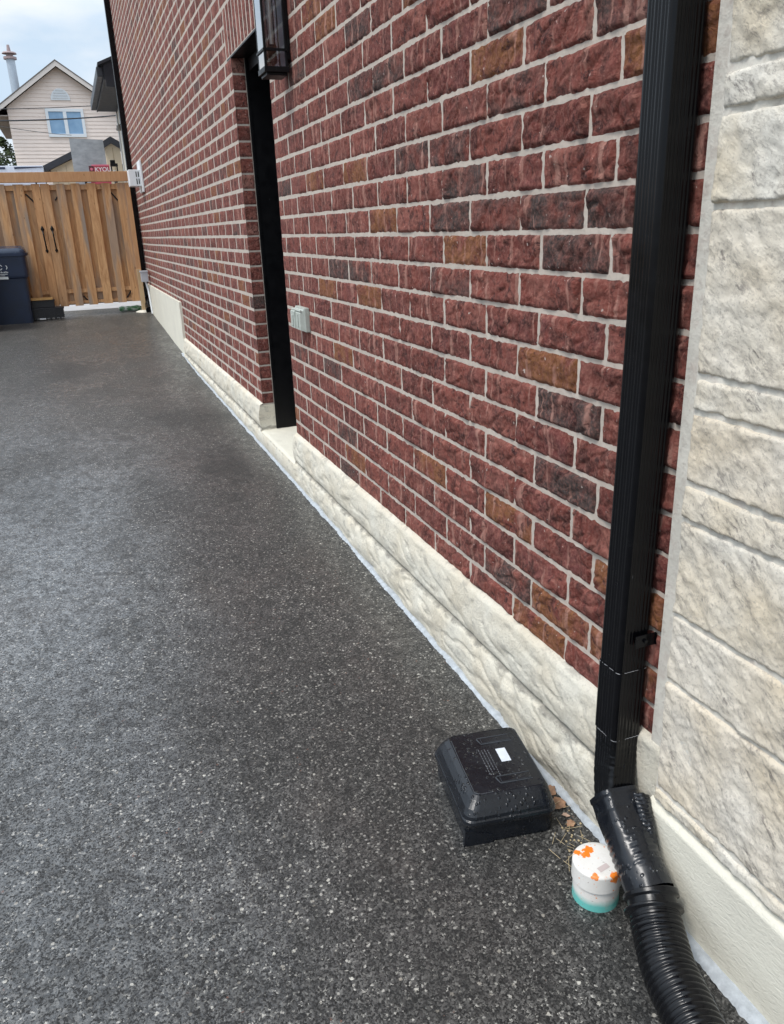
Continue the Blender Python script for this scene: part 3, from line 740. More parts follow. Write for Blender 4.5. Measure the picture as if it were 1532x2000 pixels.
cap = thing('cleanout_cap', (CC.x, CC.y, .02), 'round white plastic cap with orange and teal paint beside the drain hose', 'pipe cap')
mb = MB(); mb.lathe((CC.x, CC.y, 0), [(.0, CT), (.043, CT)], 64); mb.lathe((CC.x, CC.y, 0), [(.043, CT), (.0505, CT-.0010), (.0535, CT-.003), (.0545, CT-.006)], 64); mb.lathe((CC.x, CC.y, 0), [(.0545, CT-.006), (.0550, CT-.046)], 64); mb.lathe((CC.x, CC.y, 0), [(.0550, CT-.046), (.0508, CT-.0464)], 64); fixnormals(mb.build('lid', CAPM, cap))
mb = MB(); mb.lathe((CC.x, CC.y, 0), [(.0508, CT-.046), (.0512, .05), (.0518, .01)], 64); fixnormals(mb.build('pipe_stub', CAPM, cap))
mb = MB(); p = [Vector(capp(u, v, CT+.0006)) for u, v in ((1166, 1696), (1184, 1685), (1192, 1693), (1174, 1704))]
mb.add(p, [(0, 3, 2, 1)]); mb.build('sticker', mat_plain('faded sticker', (.50, .42, .40), .6, .1), cap)

# ================================================================== BAIT STATION
bs = thing('rodent_bait_station', (.815, 1.50, .02), 'black lockable plastic bait station box with white sticker, on asphalt beside foundation', 'plastic box')
ang = math.radians(-9.5); BM = Matrix.Translation(Vector((.815, 1.497, .02))) @ Matrix.Rotation(ang, 4, 'Z')
def rrect(w, h, r, n=7, ch=0):
    out = []
    for c, (sx, sy) in enumerate(((1, 1), (-1, 1), (-1, -1), (1, -1))):
        for i in range(n+1):
            t = math.pi/2*(c+i/n); out.append(Vector((sx*(w/2-r)+r*math.cos(t), sy*(h/2-r)+r*math.sin(t))))
    return out
def loft(mb, rings, mi=0, smooth=False, captop=True, capbot=False):
    n = len(rings[0]); vs = [BM @ v for r in rings for v in r]
    fs = [(j*n+i, j*n+(i+1) % n, (j+1)*n+(i+1) % n, (j+1)*n+i) for j in range(len(rings)-1) for i in range(n)]
    mb.add(vs, fs, mi, smooth=smooth)
    if captop: mb.add([BM @ v for v in rings[-1]], [tuple(range(n))], mi)
    if capbot: mb.add([BM @ v for v in rings[0]], [tuple(range(n))[::-1]], mi)
def ring(w, h, r, z, dx=0, dy=0): return [Vector((p.x+dx, p.y+dy, z)) for p in rrect(w, h, r)]
mb = MB(); loft(mb, [ring(.222, .288, .022, 0), ring(.228, .294, .022, .003), ring(.230, .296, .022, .052), ring(.226, .292, .022, .056)], capbot=True)
mb.prism([BM @ Vector(q) for q in ((-.122, -.150, .0), (-.045, -.150, .0), (-.050, -.150, .026), (-.118, -.150, .048))], BM.to_3x3() @ Vector((0, .012, 0)))
fixnormals(mb.build('base', WETP, bs))
mb = MB()
loft(mb, [ring(.232, .298, .024, .054), ring(.240, .306, .026, .057), ring(.243, .309, .027, .064), ring(.240, .306, .027, .071), ring(.236, .300, .028, .073), ring(.232, .296, .028, .082), ring(.222, .284, .028, .096, .002, .002),
          ring(.205, .262, .026, .112, .006, .005), ring(.192, .246, .020, .1185, .009, .007), ring(.186, .240, .018, .120, .010, .008), ring(.183, .237, .018, .1185, .010, .008), ring(.178, .232, .016, .1188, .010, .008)])
lid = mb.build('lid', WETP, bs)
fixnormals(lid); b_ = lid.modifiers.new('b', 'BEVEL'); b_.width = .0015; b_.segments = 2; b_.limit_method = 'ANGLE'
for p_ in lid.data.polygons: p_.use_smooth = False
EDGE_HL = mat_wet_plastic('painted plastic edge highlight', (.045, .05, .058), .3, .3)  # lighter plastic paints the highlights on lid and hatch edges
mb = MB(); e_ = [Vector((-.0795, .108, .1192)), Vector((-.0815, .0, .1196)), Vector((-.0805, -.106, .1192)), Vector((-.066, -.1125, .119)), Vector((-.035, -.112, .119))]
for i in range(4): mb.cyl(BM @ e_[i], BM @ e_[i+1], .0013, .0011, n=6)
mb.build('lid_highlight', EDGE_HL, bs)  # thin bar added as the bright highlight along the lid edge
for dy in (.088, -.072):
    mb = MB(); c0 = Vector((.028, dy, .1190))
    for (q0, q1) in (((-.040, .008), (-.034, -.014)), ((-.034, -.014), (.050, -.014)), ((-.040, .008), (-.036, .012)), ((-.036, .012), (.05, .013))):
        a = c0+Vector((q0[0], q0[1], 0)); b = c0+Vector((q1[0], q1[1], 0)); mb.cyl(BM @ a, BM @ b, .0019, .0011, n=8)
    mb.box(c0+Vector((-.030, -.010, -.0008)), c0+Vector((.048, .009, .0009)), 0, .0006, M=BM); kh = mb.build('key_hatch', [EDGE_HL, WETP], bs)
    for p_ in kh.data.polygons: p_.material_index = 1 if abs(p_.normal.z) > .95 and p_.area > 1e-4 else 0
mb = MB()
for i in range(5):
    y = -.038+i*.0; 
for i, (x, a, b) in enumerate(((-.022, -.045, .055), (-.014, -.050, .050), (-.006, -.030, .052), (.002, -.060, .048))):
    y = b
    r_ = random.Random(i)
    while y > a:
        l = r_.uniform(.004, .011); mb.box((x, y-l, .1188), (x+.0022, y, .1192), 0, M=BM); y -= l+.003
mb.build('embossed_text', mat_plain('worn raised lettering', (.09, .095, .105), .5, .2), bs)
mb = MB(); mb.box((.024, -.008, .1190), (.050, .046, .1197), 0, .0002, M=BM @ Matrix.Translation((0, 0, 0))); mb.build('sticker', mat_plain('white paper sticker', (.62, .66, .72), .5, .06, 60), bs)

# ================================================================== DEAD LEAVES, STRAW
LEAF = mat_plain('dry brown leaf', (.30, .17, .10), .7, .35, 60, .4); LEAF2 = mat_plain('pale tan leaf', (.48, .33, .25), .6, .15, 60, .3)
def leaf(x, y, s, rot, mat, label, til=.2):
    mb = MB(); z = gz(y)+.006
    M_ = Matrix.Translation((x, y, z)) @ Matrix.Rotation(rot, 4, 'Z') @ Matrix.Rotation(til, 4, 'X')
    def f(a, b):
        t = a*2-1; w_ = (1-abs(t)**1.7)*.42*(1+.15*math.sin(a*19)); yy = (b*2-1)*w_
        return M_ @ Vector((t*s*.5, yy*s, .12*s*abs(yy)*2+.05*s*math.sin(t*3)))
    mb.grid(f, 14, 6); o = mb.build('dead_leaf', mat); m_ = o.modifiers.new('s', 'SOLIDIFY'); m_.thickness = .0006
    return tag(o, label, 'leaf', 'dead leaves at the foot of the wall')
leaf(.908, 1.205, .042, 1.4, LEAF2, 'pale tan leaf lying just behind the round white cap', .5)
leaf(.962, 1.405, .045, .7, LEAF, 'brown curled leaf between bait station and foundation, closest to the box corner')
leaf(.968, 1.455, .038, 1.9, LEAF, 'brown crumpled leaf further back between bait station and foundation', -.3)
leaf(.955, 1.36, .022, 2.6, LEAF2, 'tiny tan leaf scrap between box corner and foam joint', .2)
leaf(.995*.955, 1.33, .026, .2, LEAF, 'small brown leaf scrap close to the pale joint before the wall', .1)
STRAW = mat_plain('dry straw', (.45, .36, .22), .7, .2)
mb = MB(); rs = random.Random(5)
for i in range(46):
    x = rs.uniform(.86, .965); y = rs.uniform(1.19, 1.42); a = rs.uniform(0, 6.28); l = rs.uniform(.012, .05)
    if x < .93 and y > 1.33: continue
    p0 = Vector((x, y, .0235+rs.uniform(0, .004))); p1 = p0+Vector((math.cos(a)*l, math.sin(a)*l*.8, rs.uniform(0, .006))); p1.x = min(p1.x, .985)
    mb.cyl(p0, p1, .0006, n=5)
for i in range(60):
    x = rs.uniform(.89, .975); y = rs.uniform(1.15, 1.6); s_ = rs.uniform(.0015, .004)
    if x < .96 and y > 1.33: continue
    mb.box((x, y, .021), (x+s_, y+s_*1.3, .021+s_*.7), 0)
tag(mb.build('straw_litter', STRAW), 'wisps of dry straw and grit on asphalt near the bait station', 'straw', kind='stuff')

# ================================================================== WALL LANTERN
lan = thing('wall_lantern', (.98, 3.85, 2.1), 'black rectangular glass wall lantern on brick above the doorway edge', 'wall light')
LX0, LX1, LY0, LY1, LZ0, LZ1 = .908, 1.012, 3.78, 3.905, 2.108, 2.52
mb = MB(); b_ = .0105
for x in (LX0, LX1-b_):
    for y in (LY0, LY1-b_): mb.box((x, y, LZ0+.021), (x+b_, y+b_, LZ1), 0, .0015)
mb.box((LX0-.003, LY0-.003, LZ0), (LX1+.003, LY1+.003, LZ0+.022), 0, .002)
mb.box((LX0+.008, LY0+.008, LZ0-.012), (LX1-.004, LY1-.008, LZ0-.0005), 0, .002)
zb = 2.190
mb.box((LX0-.004, LY0-.004, zb), (LX0+.004, LY1+.004, zb+.009)); mb.box((LX1-.004, LY0-.004, zb), (LX1+.004, LY1+.004, zb+.009))
mb.box((LX0+.0045, LY0-.004, zb), (LX1-.0045, LY0+.004, zb+.009)); mb.box((LX0+.0045, LY1-.004, zb), (LX1-.0045, LY1+.004, zb+.009))
mb.box((LX0-.006, LY0-.006, LZ1), (LX1+.006, LY1+.006, LZ1+.02), 0, .003); mb.box((LX0+.02, LY0+.02, LZ1+.021), (LX1-.02, LY1-.02, LZ1+.05), 0, .006)
mb.build('frame', BLKF, lan)
mb = MB(); mb.box((1.0165, LY0+.012, 2.16), (1.029, LY1-.012, 2.46), 0, .002); mb.build('back_plate', BLKF, lan)
mb = MB(); mb.box((LX1-.0065, LY0+.011, LZ0+.024), (LX1-.003, LY1-.011, LZ1-.002)); mb.build('back_panel', mat_plain('lantern back panel', (.20, .205, .22), .35, .1), lan)
t_ = .0015
for a_, b2, g_ in (((LX0+.0012, LY0+b_, LZ0+.023), (LX0+.0012+t_, LY1-b_, LZ1-.001), GLASSR), ((LX0+b_, LY0+.004, LZ0+.023), (LX1-b_, LY0+.004+t_, LZ1-.001), GLASS), ((LX0+b_, LY1-.008, LZ0+.023), (LX1-b_, LY1-.008+t_, LZ1-.001), GLASSR)):
    mb = MB(); mb.box(a_, b2); mb.build('glass_pane', g_, lan)
lc = ((LX0+LX1)/2, (LY0+LY1)/2)
mb = MB(); mb.cyl((lc[0], lc[1], 2.132), (lc[0], lc[1], 2.15), .006); mb.lathe((lc[0], lc[1], 0), [(.004, 2.142), (.016, 2.150), (.019, 2.158), (.019, 2.205), (.021, 2.207), (.021, 2.222), (.0, 2.223)], 24); fixnormals(mb.build('socket', BLKF, lan))
mb = MB(); mb.lathe((lc[0], lc[1], 0), [(.0165, 2.222), (.0175, 2.26), (.0175, 2.46), (.012, 2.48), (0, 2.484)], 28); fixnormals(mb.build('bulb', TUBEG, lan))
mb = MB(); mb.cyl((lc[0], lc[1], 2.225), (lc[0], lc[1], 2.45), .0085, n=12); mb.cyl((lc[0]+.007, lc[1], 2.225), (lc[0]+.007, lc[1], 2.44), .0012, n=6); mb.build('filament', mat_plain('frosted filament', (.88, .83, .74), .4, .05), lan)

# ================================================================== OUTLET
ou = thing('outdoor_outlet', (1.01, 3.85, 1.04), 'grey weatherproof outdoor outlet cover on brick just right of the doorway', 'outlet')
mb = MB(); X0 = .985
mb.box((1.005, 3.775, .985), (1.0295, 3.955, 1.10), 0, .004); mb.build('outlet_box', OUTL, ou)
mb = MB(); mb.prism([Vector((1.0045, 3.782, .99)), Vector((X0, 3.790, .995)), Vector((X0, 3.790, 1.075)), Vector((1.0045, 3.782, 1.093))], (0, .088, 0)); mb.prism([Vector((1.0045, 3.874, .99)), Vector((X0-.006, 3.878, .998)), Vector((X0-.006, 3.878, 1.078)), Vector((1.0045, 3.874, 1.093))], (0, .074, 0))
mb.cyl((X0+.004, 3.785, 1.086), (X0+.004, 3.95, 1.086), .005, n=10); mb.build('flip_cover', OUTL, ou)
mb = MB(); mb.box((X0-.004, 3.825, 1.01), (X0-.0005, 3.845, 1.07), 0, .001); mb.build('latch', OUTL, ou)
mb = MB(); mb.box((X0-.0105, 3.90, 1.01), (X0-.0065, 3.93, 1.06), 0, .001); mb.build('latch', OUTL, ou)

# ================================================================== VENT HOOD, JUNCTION BOX, REAR SPOUT
vh = thing('vent_box', (1.0, 11.7, 2.2), 'white wall box with black slots and flange, mounted high on brick near the gate', 'vent')
mb = MB(); mb.box((.858, 11.6, 2.075), (1.002, 11.86, 2.275), 0, .006); mb.build('hood', WHITE, vh)
mb = MB(); mb.box((1.0025, 11.50, 2.0), (1.026, 11.96, 2.385), 0, .004); mb.build('flange', WHITE, vh)
mb = MB()
for i in range(2):
    for j in range(2): mb.box((.945+i*.028, 11.597, 2.10+j*.085), (.957+i*.028, 11.6005, 2.165+j*.085))
mb.build('slot', BLKF, vh)
jb = thing('junction_box', (.97, 12.6, .9), 'small light grey junction box low at far corner near the gate post', 'electrical box')
mb = MB(); mb.box((.905, 12.55, .815), (1.004, 12.68, .955), 0, .006); mb.box((.895, 12.545, .950), (1.01, 12.685, .972), 0, .004); mb.build('box', GREYP, jb)
mb = MB(); mb.cyl((.965, 12.62, .82), (.985, 12.60, .70), .016); mb.cyl((.985, 12.60, .70), (.992, 12.50, .36), .014); mb.build('conduit', WHITE, jb)
rsd = thing('downspout', (.99, 13.08, .4), 'black downspout running up the far corner of the brick wall behind the gate beam', 'downspout')
mb = MB(); s3 = spoutsec(.072, .075, .01, 4, .0014, 8); tube(mb, s3, [(.55, 1.), (3, 1.), (6.0, 1.)], .988, 13.08); mb.build('upper_pipe', BLKM, rsd)
mb = MB(); mb.cyl((.988, 13.06, .56), (.985, 12.93, .43), .05, .055, 20); mb.cyl((.985, 12.93, .43), (.98, 12.80, .385), .056, .056, 20); mb.build('elbow', BLKM, rsd)

# ================================================================== GATE
gt = thing('wooden_gate', (.3, 13, .36), 'double cedar board gate with black handles under a wide header beam', 'gate')
GY = 13.0
fb_x = [-1.62, -1.40, -1.18, -.955, -.735, -.51]
right = [(-.270, -.150), (-.060, .055), (.135, .262), (.350, .475), (.553, .675), (.760, .880)]
left = [(-.385, -.276), (-.625, -.490), (-.86, -.73), (-1.09, -.96), (-1.32, -1.19), (-1.55, -1.42)]
def leafm(boards, x0, x1, nm, hx, sd):
    mb = MB(); r_ = random.Random(sd); zt, zb_ = 2.195, .515
    for i, (a, b) in enumerate(boards):
        g_ = {(.135, .262): .95, (-.625, -.490): .9, (-.86, -.73): .5}.get((a, b), r_.choice([.0, .2, .45, .7]))
        c = (r_.random(), g_, r_.random()); mb.box((a, GY-.022+r_.uniform(-.002, .002), zb_+r_.uniform(-.01, .01)), (b, GY-.002, zt+r_.uniform(-.004, .004)), 0, .002, col=c)
    xs = sorted(boards)
    for i in range(len(xs)-1):
        a = xs[i][1]-.03; b = xs[i+1][0]+.03; mb.box((a, GY+.042, zb_+.005), (b, GY+.060, zt-.03), 0, .002, col=(r_.random(), r_.choice([.2, .5, .8]), r_.random()))
    for z0, z1 in ((2.115, 2.185), (.690, .745), (.535, .575)):
        mb.box((x0, GY-.001, z0), (x1, GY+.039, z1), 0, .002, col=(r_.random(), .3, r_.random()))
    if sd == 1: mb.box((-.325, GY+.0405, zb_+.02), (-.225, GY+.058, zt-.03), 0, .002, col=(.5, .8, .3))  # backing board added to keep the gap between the leaves dark
    lo = mb.build(nm, WOOD, gt)
    mb = MB()
    def brace(xa, za, xb, zb2): q = MB(); q.cyl((xa, GY+.034, za), (xb, GY+.034, zb2), .011, n=6); q.build('corner_brace', BLKPL, lo)
    if sd == 1: brace(-.10, 1.98, -.03, 2.06); brace(.655, 2.10, .76, 1.96); brace(.07, .64, .13, .56); brace(.68, .56, .76, .67)
    else: brace(-.475, 2.07, -.38, 1.96); brace(-.45, .56, -.38, .65)
    mb = MB(); y = GY-.034
    for zc in (1.60,): 
        mb.lathe((hx, y+.008, 1.595), [(.0, .05), (.012, .03), (.026, .0), (.012, -.035), (0, -.05)], 12, 0); mb.lathe((hx+.012, y+.008, 1.300), [(.0, .04), (.022, .0), (.010, -.02), (0, -.035)], 12, 0)
    mb.cyl((hx, y-.002, 1.575), (hx+.004, y-.045, 1.52), .010, n=8); mb.cyl((hx+.004, y-.045, 1.52), (hx+.010, y-.045, 1.38), .010, n=8); mb.cyl((hx+.010, y-.045, 1.38), (hx+.012, y, 1.32), .010, n=8)
    mb.build('handle', BLKF, lo); return lo
leafm(right, -.270, .880, 'gate_leaf', -.205, 1); leafm(left, -1.55, -.276, 'gate_leaf', -.335, 2)
mb = MB(); mb.box((.885, GY-.03, .70), (.95, GY+.06, 2.20), 0, .003, col=(.5, .0, .3)); mb.build('post', WOODB, gt)
mb = MB(); mb.box((.880, GY-.05, .36), (.945, GY+.02, .985), 0, .003, col=(.6, .1, .2)); mb.build('lower_post', WOODL, gt)
mb = MB(); mb.box((-1.64, GY-.03, .38), (-1.555, GY+.06, 2.20), 0, .003, col=(.2, .0, .7)); mb.build('post', WOODB, gt)
mb = MB(); mb.box((-1.9, GY-.05, 2.218), (.940, GY+.05, 2.350), 0, .003, col=(.4, .05, .5)); mb.build('header_beam', WOODB, gt)
mb = MB(); mb.box((-.32, GY-.01, 2.190), (-.30, GY+.03, 2.217)); mb.build('catch', BLKPL, gt)
mb = MB(); mb.box((.34, GY-.01, 2.190), (.37, GY+.03, 2.217)); mb.build('catch', BLKPL, gt)
mb = MB(); mb.lathe((.90, 12.93, .365), [(.0, .022), (.06, .018), (.10, .004), (.11, -.01)], 20, jit=lambda t, z: .15*math.sin(3*t)); mb.build('post_footing', PARGE, gt)
# fence continuing left of the gate
fe = thing('wooden_fence', (-2.5, 13, .36), 'cedar fence panel left of the gate, behind the wheeled bins', 'fence')
mb = MB(); r_ = random.Random(9)
for i in range(14): x = -1.78-i*.15; mb.box((x-.14, GY, .45), (x, GY+.02, 2.1), 0, .002, col=(r_.random(), r_.random()*.4, r_.random()))
mb.box((-3.9, GY+.02, .7), (-1.66, GY+.06, .79)); mb.box((-3.9, GY+.02, 1.8), (-1.66, GY+.06, 1.89)); mb.build('fence_panel', WOOD, fe)
# green bag
mb = MB(); mb.lathe((0, 0, 0), [(0, -.17), (.030, -.165), (.045, -.12), (.040, .0), (.048, .10), (.030, .17), (0, .175)], 20, axis=Matrix.Translation((.72, 13.12, gz(13.1)+.045)) @ Matrix.Rotation(math.radians(90), 4, 'Y') @ Matrix.Scale(.9, 4, (1, 0, 0)), jit=lambda t, z: .12*math.sin(4*t+z*30))
def mat_bag():
    t = NT('green and white plastic bag'); n = t.noise(9, 4); return t.fin(t.mix(t.ramp(n, .45, .55), (.05, .16, .06), (.50, .55, .50)), .35, t.bump(t.noise(30, 4), .5, .01))
tag(mb.build('garden_bag', mat_bag()), 'flattened green and white plastic bag lying under the right gate leaf', 'bag')

# ================================================================== BINS AND TOTES
def bin_(name, X0, X1, y0, y1, zb_, zt, mat, lidm, label, marks):
    t = thing(name, ((X0+X1)/2, (y0+y1)/2, zb_), label, 'wheelie bin', 'wheeled bins by the gate')
    w_ = X1-X0; d_ = y1-y0; cx, cy = (X0+X1)/2, (y0+y1)/2; mb = MB()
    prof = [(0, .80), (.02, .82), (.60, .885), (.66, .895), (.675, .965), (.70, .985), (.90, .995), (1., 1.0)]
    rings = []
    for t_, k_ in prof:
        rings.append([Vector((cx+p.x*k_, cy+p.y*k_, lerp(zb_, zt, t_))) for p in rrect(w_, d_, .05)])
    n = len(rings[0]); vs = [v for r in rings for v in r]
    mb.add(vs, [(j*n+i, j*n+(i+1) % n, (j+1)*n+(i+1) % n, (j+1)*n+i) for j in range(len(rings)-1) for i in range(n)], 0, smooth=False); mb.add(rings[0], [tuple(range(n))[::-1]])
    mb.build('body', mat, t)
    mb = MB(); rings = [[Vector((cx+p.x*k_, cy+p.y*k_, z)) for p in rrect(w_+.03, d_+.03, .06)] for z, k_ in ((zt-.03, 1.02), (zt-.028, 1.05), (zt+.006, 1.05), (zt+.008, 1.0))]
    vs = [v for r in rings for v in r]; mb.add(vs, [(j*n+i, j*n+(i+1) % n, (j+1)*n+(i+1) % n, (j+1)*n+i) for j in range(3) for i in range(n)]); mb.build('rim', mat, t)
    mb = MB(); rings = [[Vector((cx+p.x*k_, cy+p.y*k_, z+(.0 if z < zt+.03 else .03*(p.y/d_+.5)))) for p in rrect(w_, d_, .07)] for z, k_ in ((zt+.009, 1.03), (zt+.028, 1.03), (zt+.05, .97), (zt+.072, .86))]
    vs = [v for r in rings for v in r]; mb.add(vs, [(j*n+i, j*n+(i+1) % n, (j+1)*n+(i+1) % n, (j+1)*n+i) for j in range(3) for i in range(n)], smooth=True); mb.add(rings[-1], [tuple(range(n))]); mb.build('lid', lidm, t)
    mb = MB(); mb.cyl((X0+.06, y1+.03, zt-.01), (X1-.06, y1+.03, zt-.01), .016, n=10); mb.build('handle', mat, t)
    for xx in (X0+.03, X1-.09):
        mb = MB(); mb.cyl((xx, y1-.05, zb_+.09), (xx+.05, y1-.05, zb_+.09), .09, n=24); mb.build('wheel', BLKPL, t)
    if marks:
        mb = MB(); yf = cy-d_/2*.995-.004
        def arc(cx_, cz, r, a0, a1, th, rr=None):
            m = 14
            for i in range(m):
                a = lerp(a0, a1, i/m); b = lerp(a0, a1, (i+1)/m)
                q = [Vector((cx_+math.cos(x)*s_, yf, cz+math.sin(x)*s_)) for x, s_ in ((a, r), (b, r), (b, r+th), (a, r+th))]
                mb.add(q, [(0, 1, 2, 3)])
        arc(-.888, 1.112, .022, -1.1, 1.1, .010); mb.build('emblem', mat_plain('white stencil', (.62, .68, .70), .6, .05), t); mb = MB(); arc(-.955, 1.115, .028, .3, 5.8, .010)
        
        mb.build('emblem', mat_plain('white stencil', (.62, .68, .70), .6, .05), t); mb = MB()
        for k_ in range(7): mb.box((-.99+k_*.020, yf-.001, 1.040), (-.99+k_*.020+.012, yf, 1.052+.004*(k_ % 3)))
        mb.box((-1.05, yf-.001, 1.020), (-.868, yf, 1.027)); mb.box((-1.05, yf-.001, 1.000), (-.905, yf, 1.006)); wm = mat_plain('white printed marks', (.62, .68, .70), .6, .05); mb.build('printed_marks', wm, t)
        mb = MB(); mb.box((-1.10, yf-.001, .955), (-.868, yf, .988), 0); mb.build('sticker', wm, t)
    return t
bin_('wheelie_bin', -1.19, -.605, 12.5, 13-.05-.06, .315, 1.285, NAVY, NAVYL, 'navy blue wheeled recycling bin with white printed marks, beside the black totes', True)
bin_('wheelie_bin', -1.66, -1.06, 11.85, 12.4, .30, 1.20, DKGR, DKGR, 'dark green wheeled bin at left edge, in front of the navy one', False)
tt = thing('storage_tote', (-.48, 12.9, .37), 'low black slatted plastic tote by the navy bin, under a plank', 'tote')
mb = MB(); z0 = gz(12.8)+.004
mb.box((-.715, 12.74, z0+.02), (-.235, 12.95, z0+.145), 0, .006); mb.box((-.73, 12.73, z0+.14), (-.225, 12.96, z0+.165), 0, .005)
for i in range(7): x = -.70+i*.066; mb.box((x, 12.728, z0), (x+.028, 12.745, z0+.14), 0, .002)
mb.box((-.72, 12.736, z0+.05), (-.23, 12.742, z0+.062)); mb.build('tray', BLKPL, tt)
mb = MB(); mb.box((-.71, 12.76, z0+.166), (-.345, 12.94, z0+.27), 0, .008); mb.box((-.72, 12.75, z0+.25), (-.335, 12.95, z0+.272), 0, .004)
for i in range(3): mb.cyl((-.67+i*.13, 12.757, z0+.235), (-.67+i*.13, 12.75, z0+.235), .008, n=8)
mb.build('crate', BLKPL, tt)
mb = MB(); mb.box((-.715, 12.72, z0+.275), (-.355, 12.86, z0+.305), 0, .004, col=(1, 0, .3), M=Matrix.Translation((0, 0, 0)))
tag(mb.build('wood_plank', mat_wood('fresh plank', (.55, .30, .10), (.66, .42, .18))), 'short pale wooden plank resting on top of the black tote', 'plank')
mb = MB(); mb.box((-.575, 12.700, z0+.004), (-.49, 12.724, z0+.024), 0, .003); tag(mb.build('paper_scrap', WHITE), 'small white scrap lying against the front foot of the black tote', 'litter')

# ================================================================== BEHIND THE GATE
# rear neighbour part with dark eave
rb = thing('rear_building', (1.25, 15.5, .4), 'cream rear building with charcoal eave and soffit just beyond the brick corner', 'building')
mb = MB(); mb.box((1.235, 13.9, .3), (4.5, 17.6, 3.70)); mb.build('wall', CREAM, rb)
mb = MB(); mb.box((1.212, 17.45, .3), (1.2345, 17.61, 3.69)); mb.box((1.222, 16.9, .3), (1.2345, 16.97, 3.69)); mb.build('corner_trim', mat_plain('pale corner trim', (.5, .5, .48), .6, .05), rb)
mb = MB(); mb.box((.775, 14.0, 3.735), (.865, 17.55, 3.868), 0, .012); mb.build('gutter', DARKT, rb)
mb = MB(); mb.box((.866, 14.01, 3.700), (.885, 17.5, 3.885)); 
for i in range(35): y = 14.02+i*.1; mb.box((.886, y, 3.712), (1.3, y+.085, 3.722))
mb.box((.8855, 14.012, 3.7225), (1.3, 17.5, 3.735)); mb.build('soffit', DARKS, rb)
mb = MB(); mb.prism([Vector((.887, 13.97, 3.60)), Vector((1.8, 13.97, 3.56)), Vector((1.8, 13.97, 4.25)), Vector((.887, 13.97, 3.90))], (0, .035, 0)); mb.build('end_board', DARKS, rb)
mb = MB(); mb.prism([Vector((.80, 13.93, 3.875)), Vector((2.6, 13.93, 4.62)), Vector((2.6, 13.93, 4.66)), Vector((.80, 13.93, 3.915))], (0, 3.65, 0)); mb.build('roof', SHINGLE, rb)
wl = thing('wall_light', (1.2, 16.5, 3.3), 'small dark wall fixture under the charcoal eave on the cream building', 'wall light')
pp = P(229, 243, 16.5); mb = MB(); mb.cyl((pp.x+.03, 16.5, pp.z-.02), (pp.x+.03, 16.5, pp.z-.10), .045, .06, 14); mb.cyl((pp.x+.03, 16.5, pp.z), (pp.x+.03, 16.5, pp.z-.02), .02, .02, 8); mb.build('shade', mat_plain('taupe fixture', (.20, .18, .16), .5), wl)
mb = MB(); mb.box((pp.x+.05, 16.47, pp.z-.02), (1.233, 16.53, pp.z+.01)); mb.build('arm', DARKT, wl)

# shed with charcoal rake trim
sh = thing('garden_shed', (.3, 19.0, .4), 'beige panelled garden shed with charcoal roof edge behind the gate', 'shed')
YS = 19.0
def Ps(u, v, y=YS): p = P(u, v, y); return p
ap = Ps(160, 291); lf = Ps(84, 330); mb = MB()
body = [(lf.x+.15, .4), (lf.x+.15, lf.z-.02), (ap.x, ap.z-.10), (1.9*ap.x-lf.x-.15, lf.z-.02), (1.9*ap.x-lf.x-.15, .4)]
mb.prism([Vector((x, YS, z)) for x, z in body], (0, 2.4, 0))
mb.build('wall', SHED, sh)
mb = MB()
for i in range(12):
    x = lf.x+.25+i*.2
    if x < body[3][0]-.05: mb.box((x, YS-.006, .5), (x+.012, YS-.0005, min(lf.z-.02+(x-body[0][0])*.45, lf.z-.02+(body[3][0]-x)*.45)-.05))
mb.build('panel_groove', mat_plain('beige groove', (.45, .36, .25), .8), sh)
def rake(mb, a, b, th, y, dpt):
    a = Vector(a); b = Vector(b); dd = Vector((0, 0, -th)); mb.prism([Vector((a.x, y, a.z)), Vector((b.x, y, b.z)), Vector((b.x, y, b.z-th)), Vector((a.x, y, a.z-th))], (0, dpt, 0))
mb = MB(); rake(mb, Ps(76, 329), Ps(160, 286), .13, YS-.12, 2.7); rr_ = Ps(160, 286); rake(mb, rr_, Vector((2*rr_.x-Ps(76, 329).x, 0, Ps(76, 329).z)), .13, YS-.12, 2.7); mb.build('roof', SHINGLE, sh)
# little gable building right
s2 = thing('playhouse', (1.05, 18.2, .4), 'narrow beige gabled playhouse with charcoal peak beside the grey panel', 'playhouse')
Y2 = 18.2; a, b, c = Ps(201, 276, Y2), Ps(215, 267, Y2), Ps(233, 279, Y2)
mb = MB(); mb.prism([Vector((a.x+.02, Y2, .4)), Vector((a.x+.02, Y2, a.z-.05)), Vector((b.x, Y2, b.z-.06)), Vector((c.x, Y2, c.z-.05)), Vector((c.x, Y2, .4))], (0, .8, 0)); mb.build('wall', SHED, s2)
mb = MB(); rake(mb, a+Vector((-.03, 0, -.02)), b, .125, Y2-.08, 1.); rake(mb, b, c+Vector((.03, 0, 0)), .125, Y2-.08, 1.); mb.build('roof', SHINGLE, s2)
mb = MB(); xm = (b.x+.01); mb.box((xm, Y2-.006, .5), (xm+.012, Y2-.0005, b.z-.2)); mb.build('panel_groove', mat_plain('tan groove', (.42, .33, .22), .8), s2)
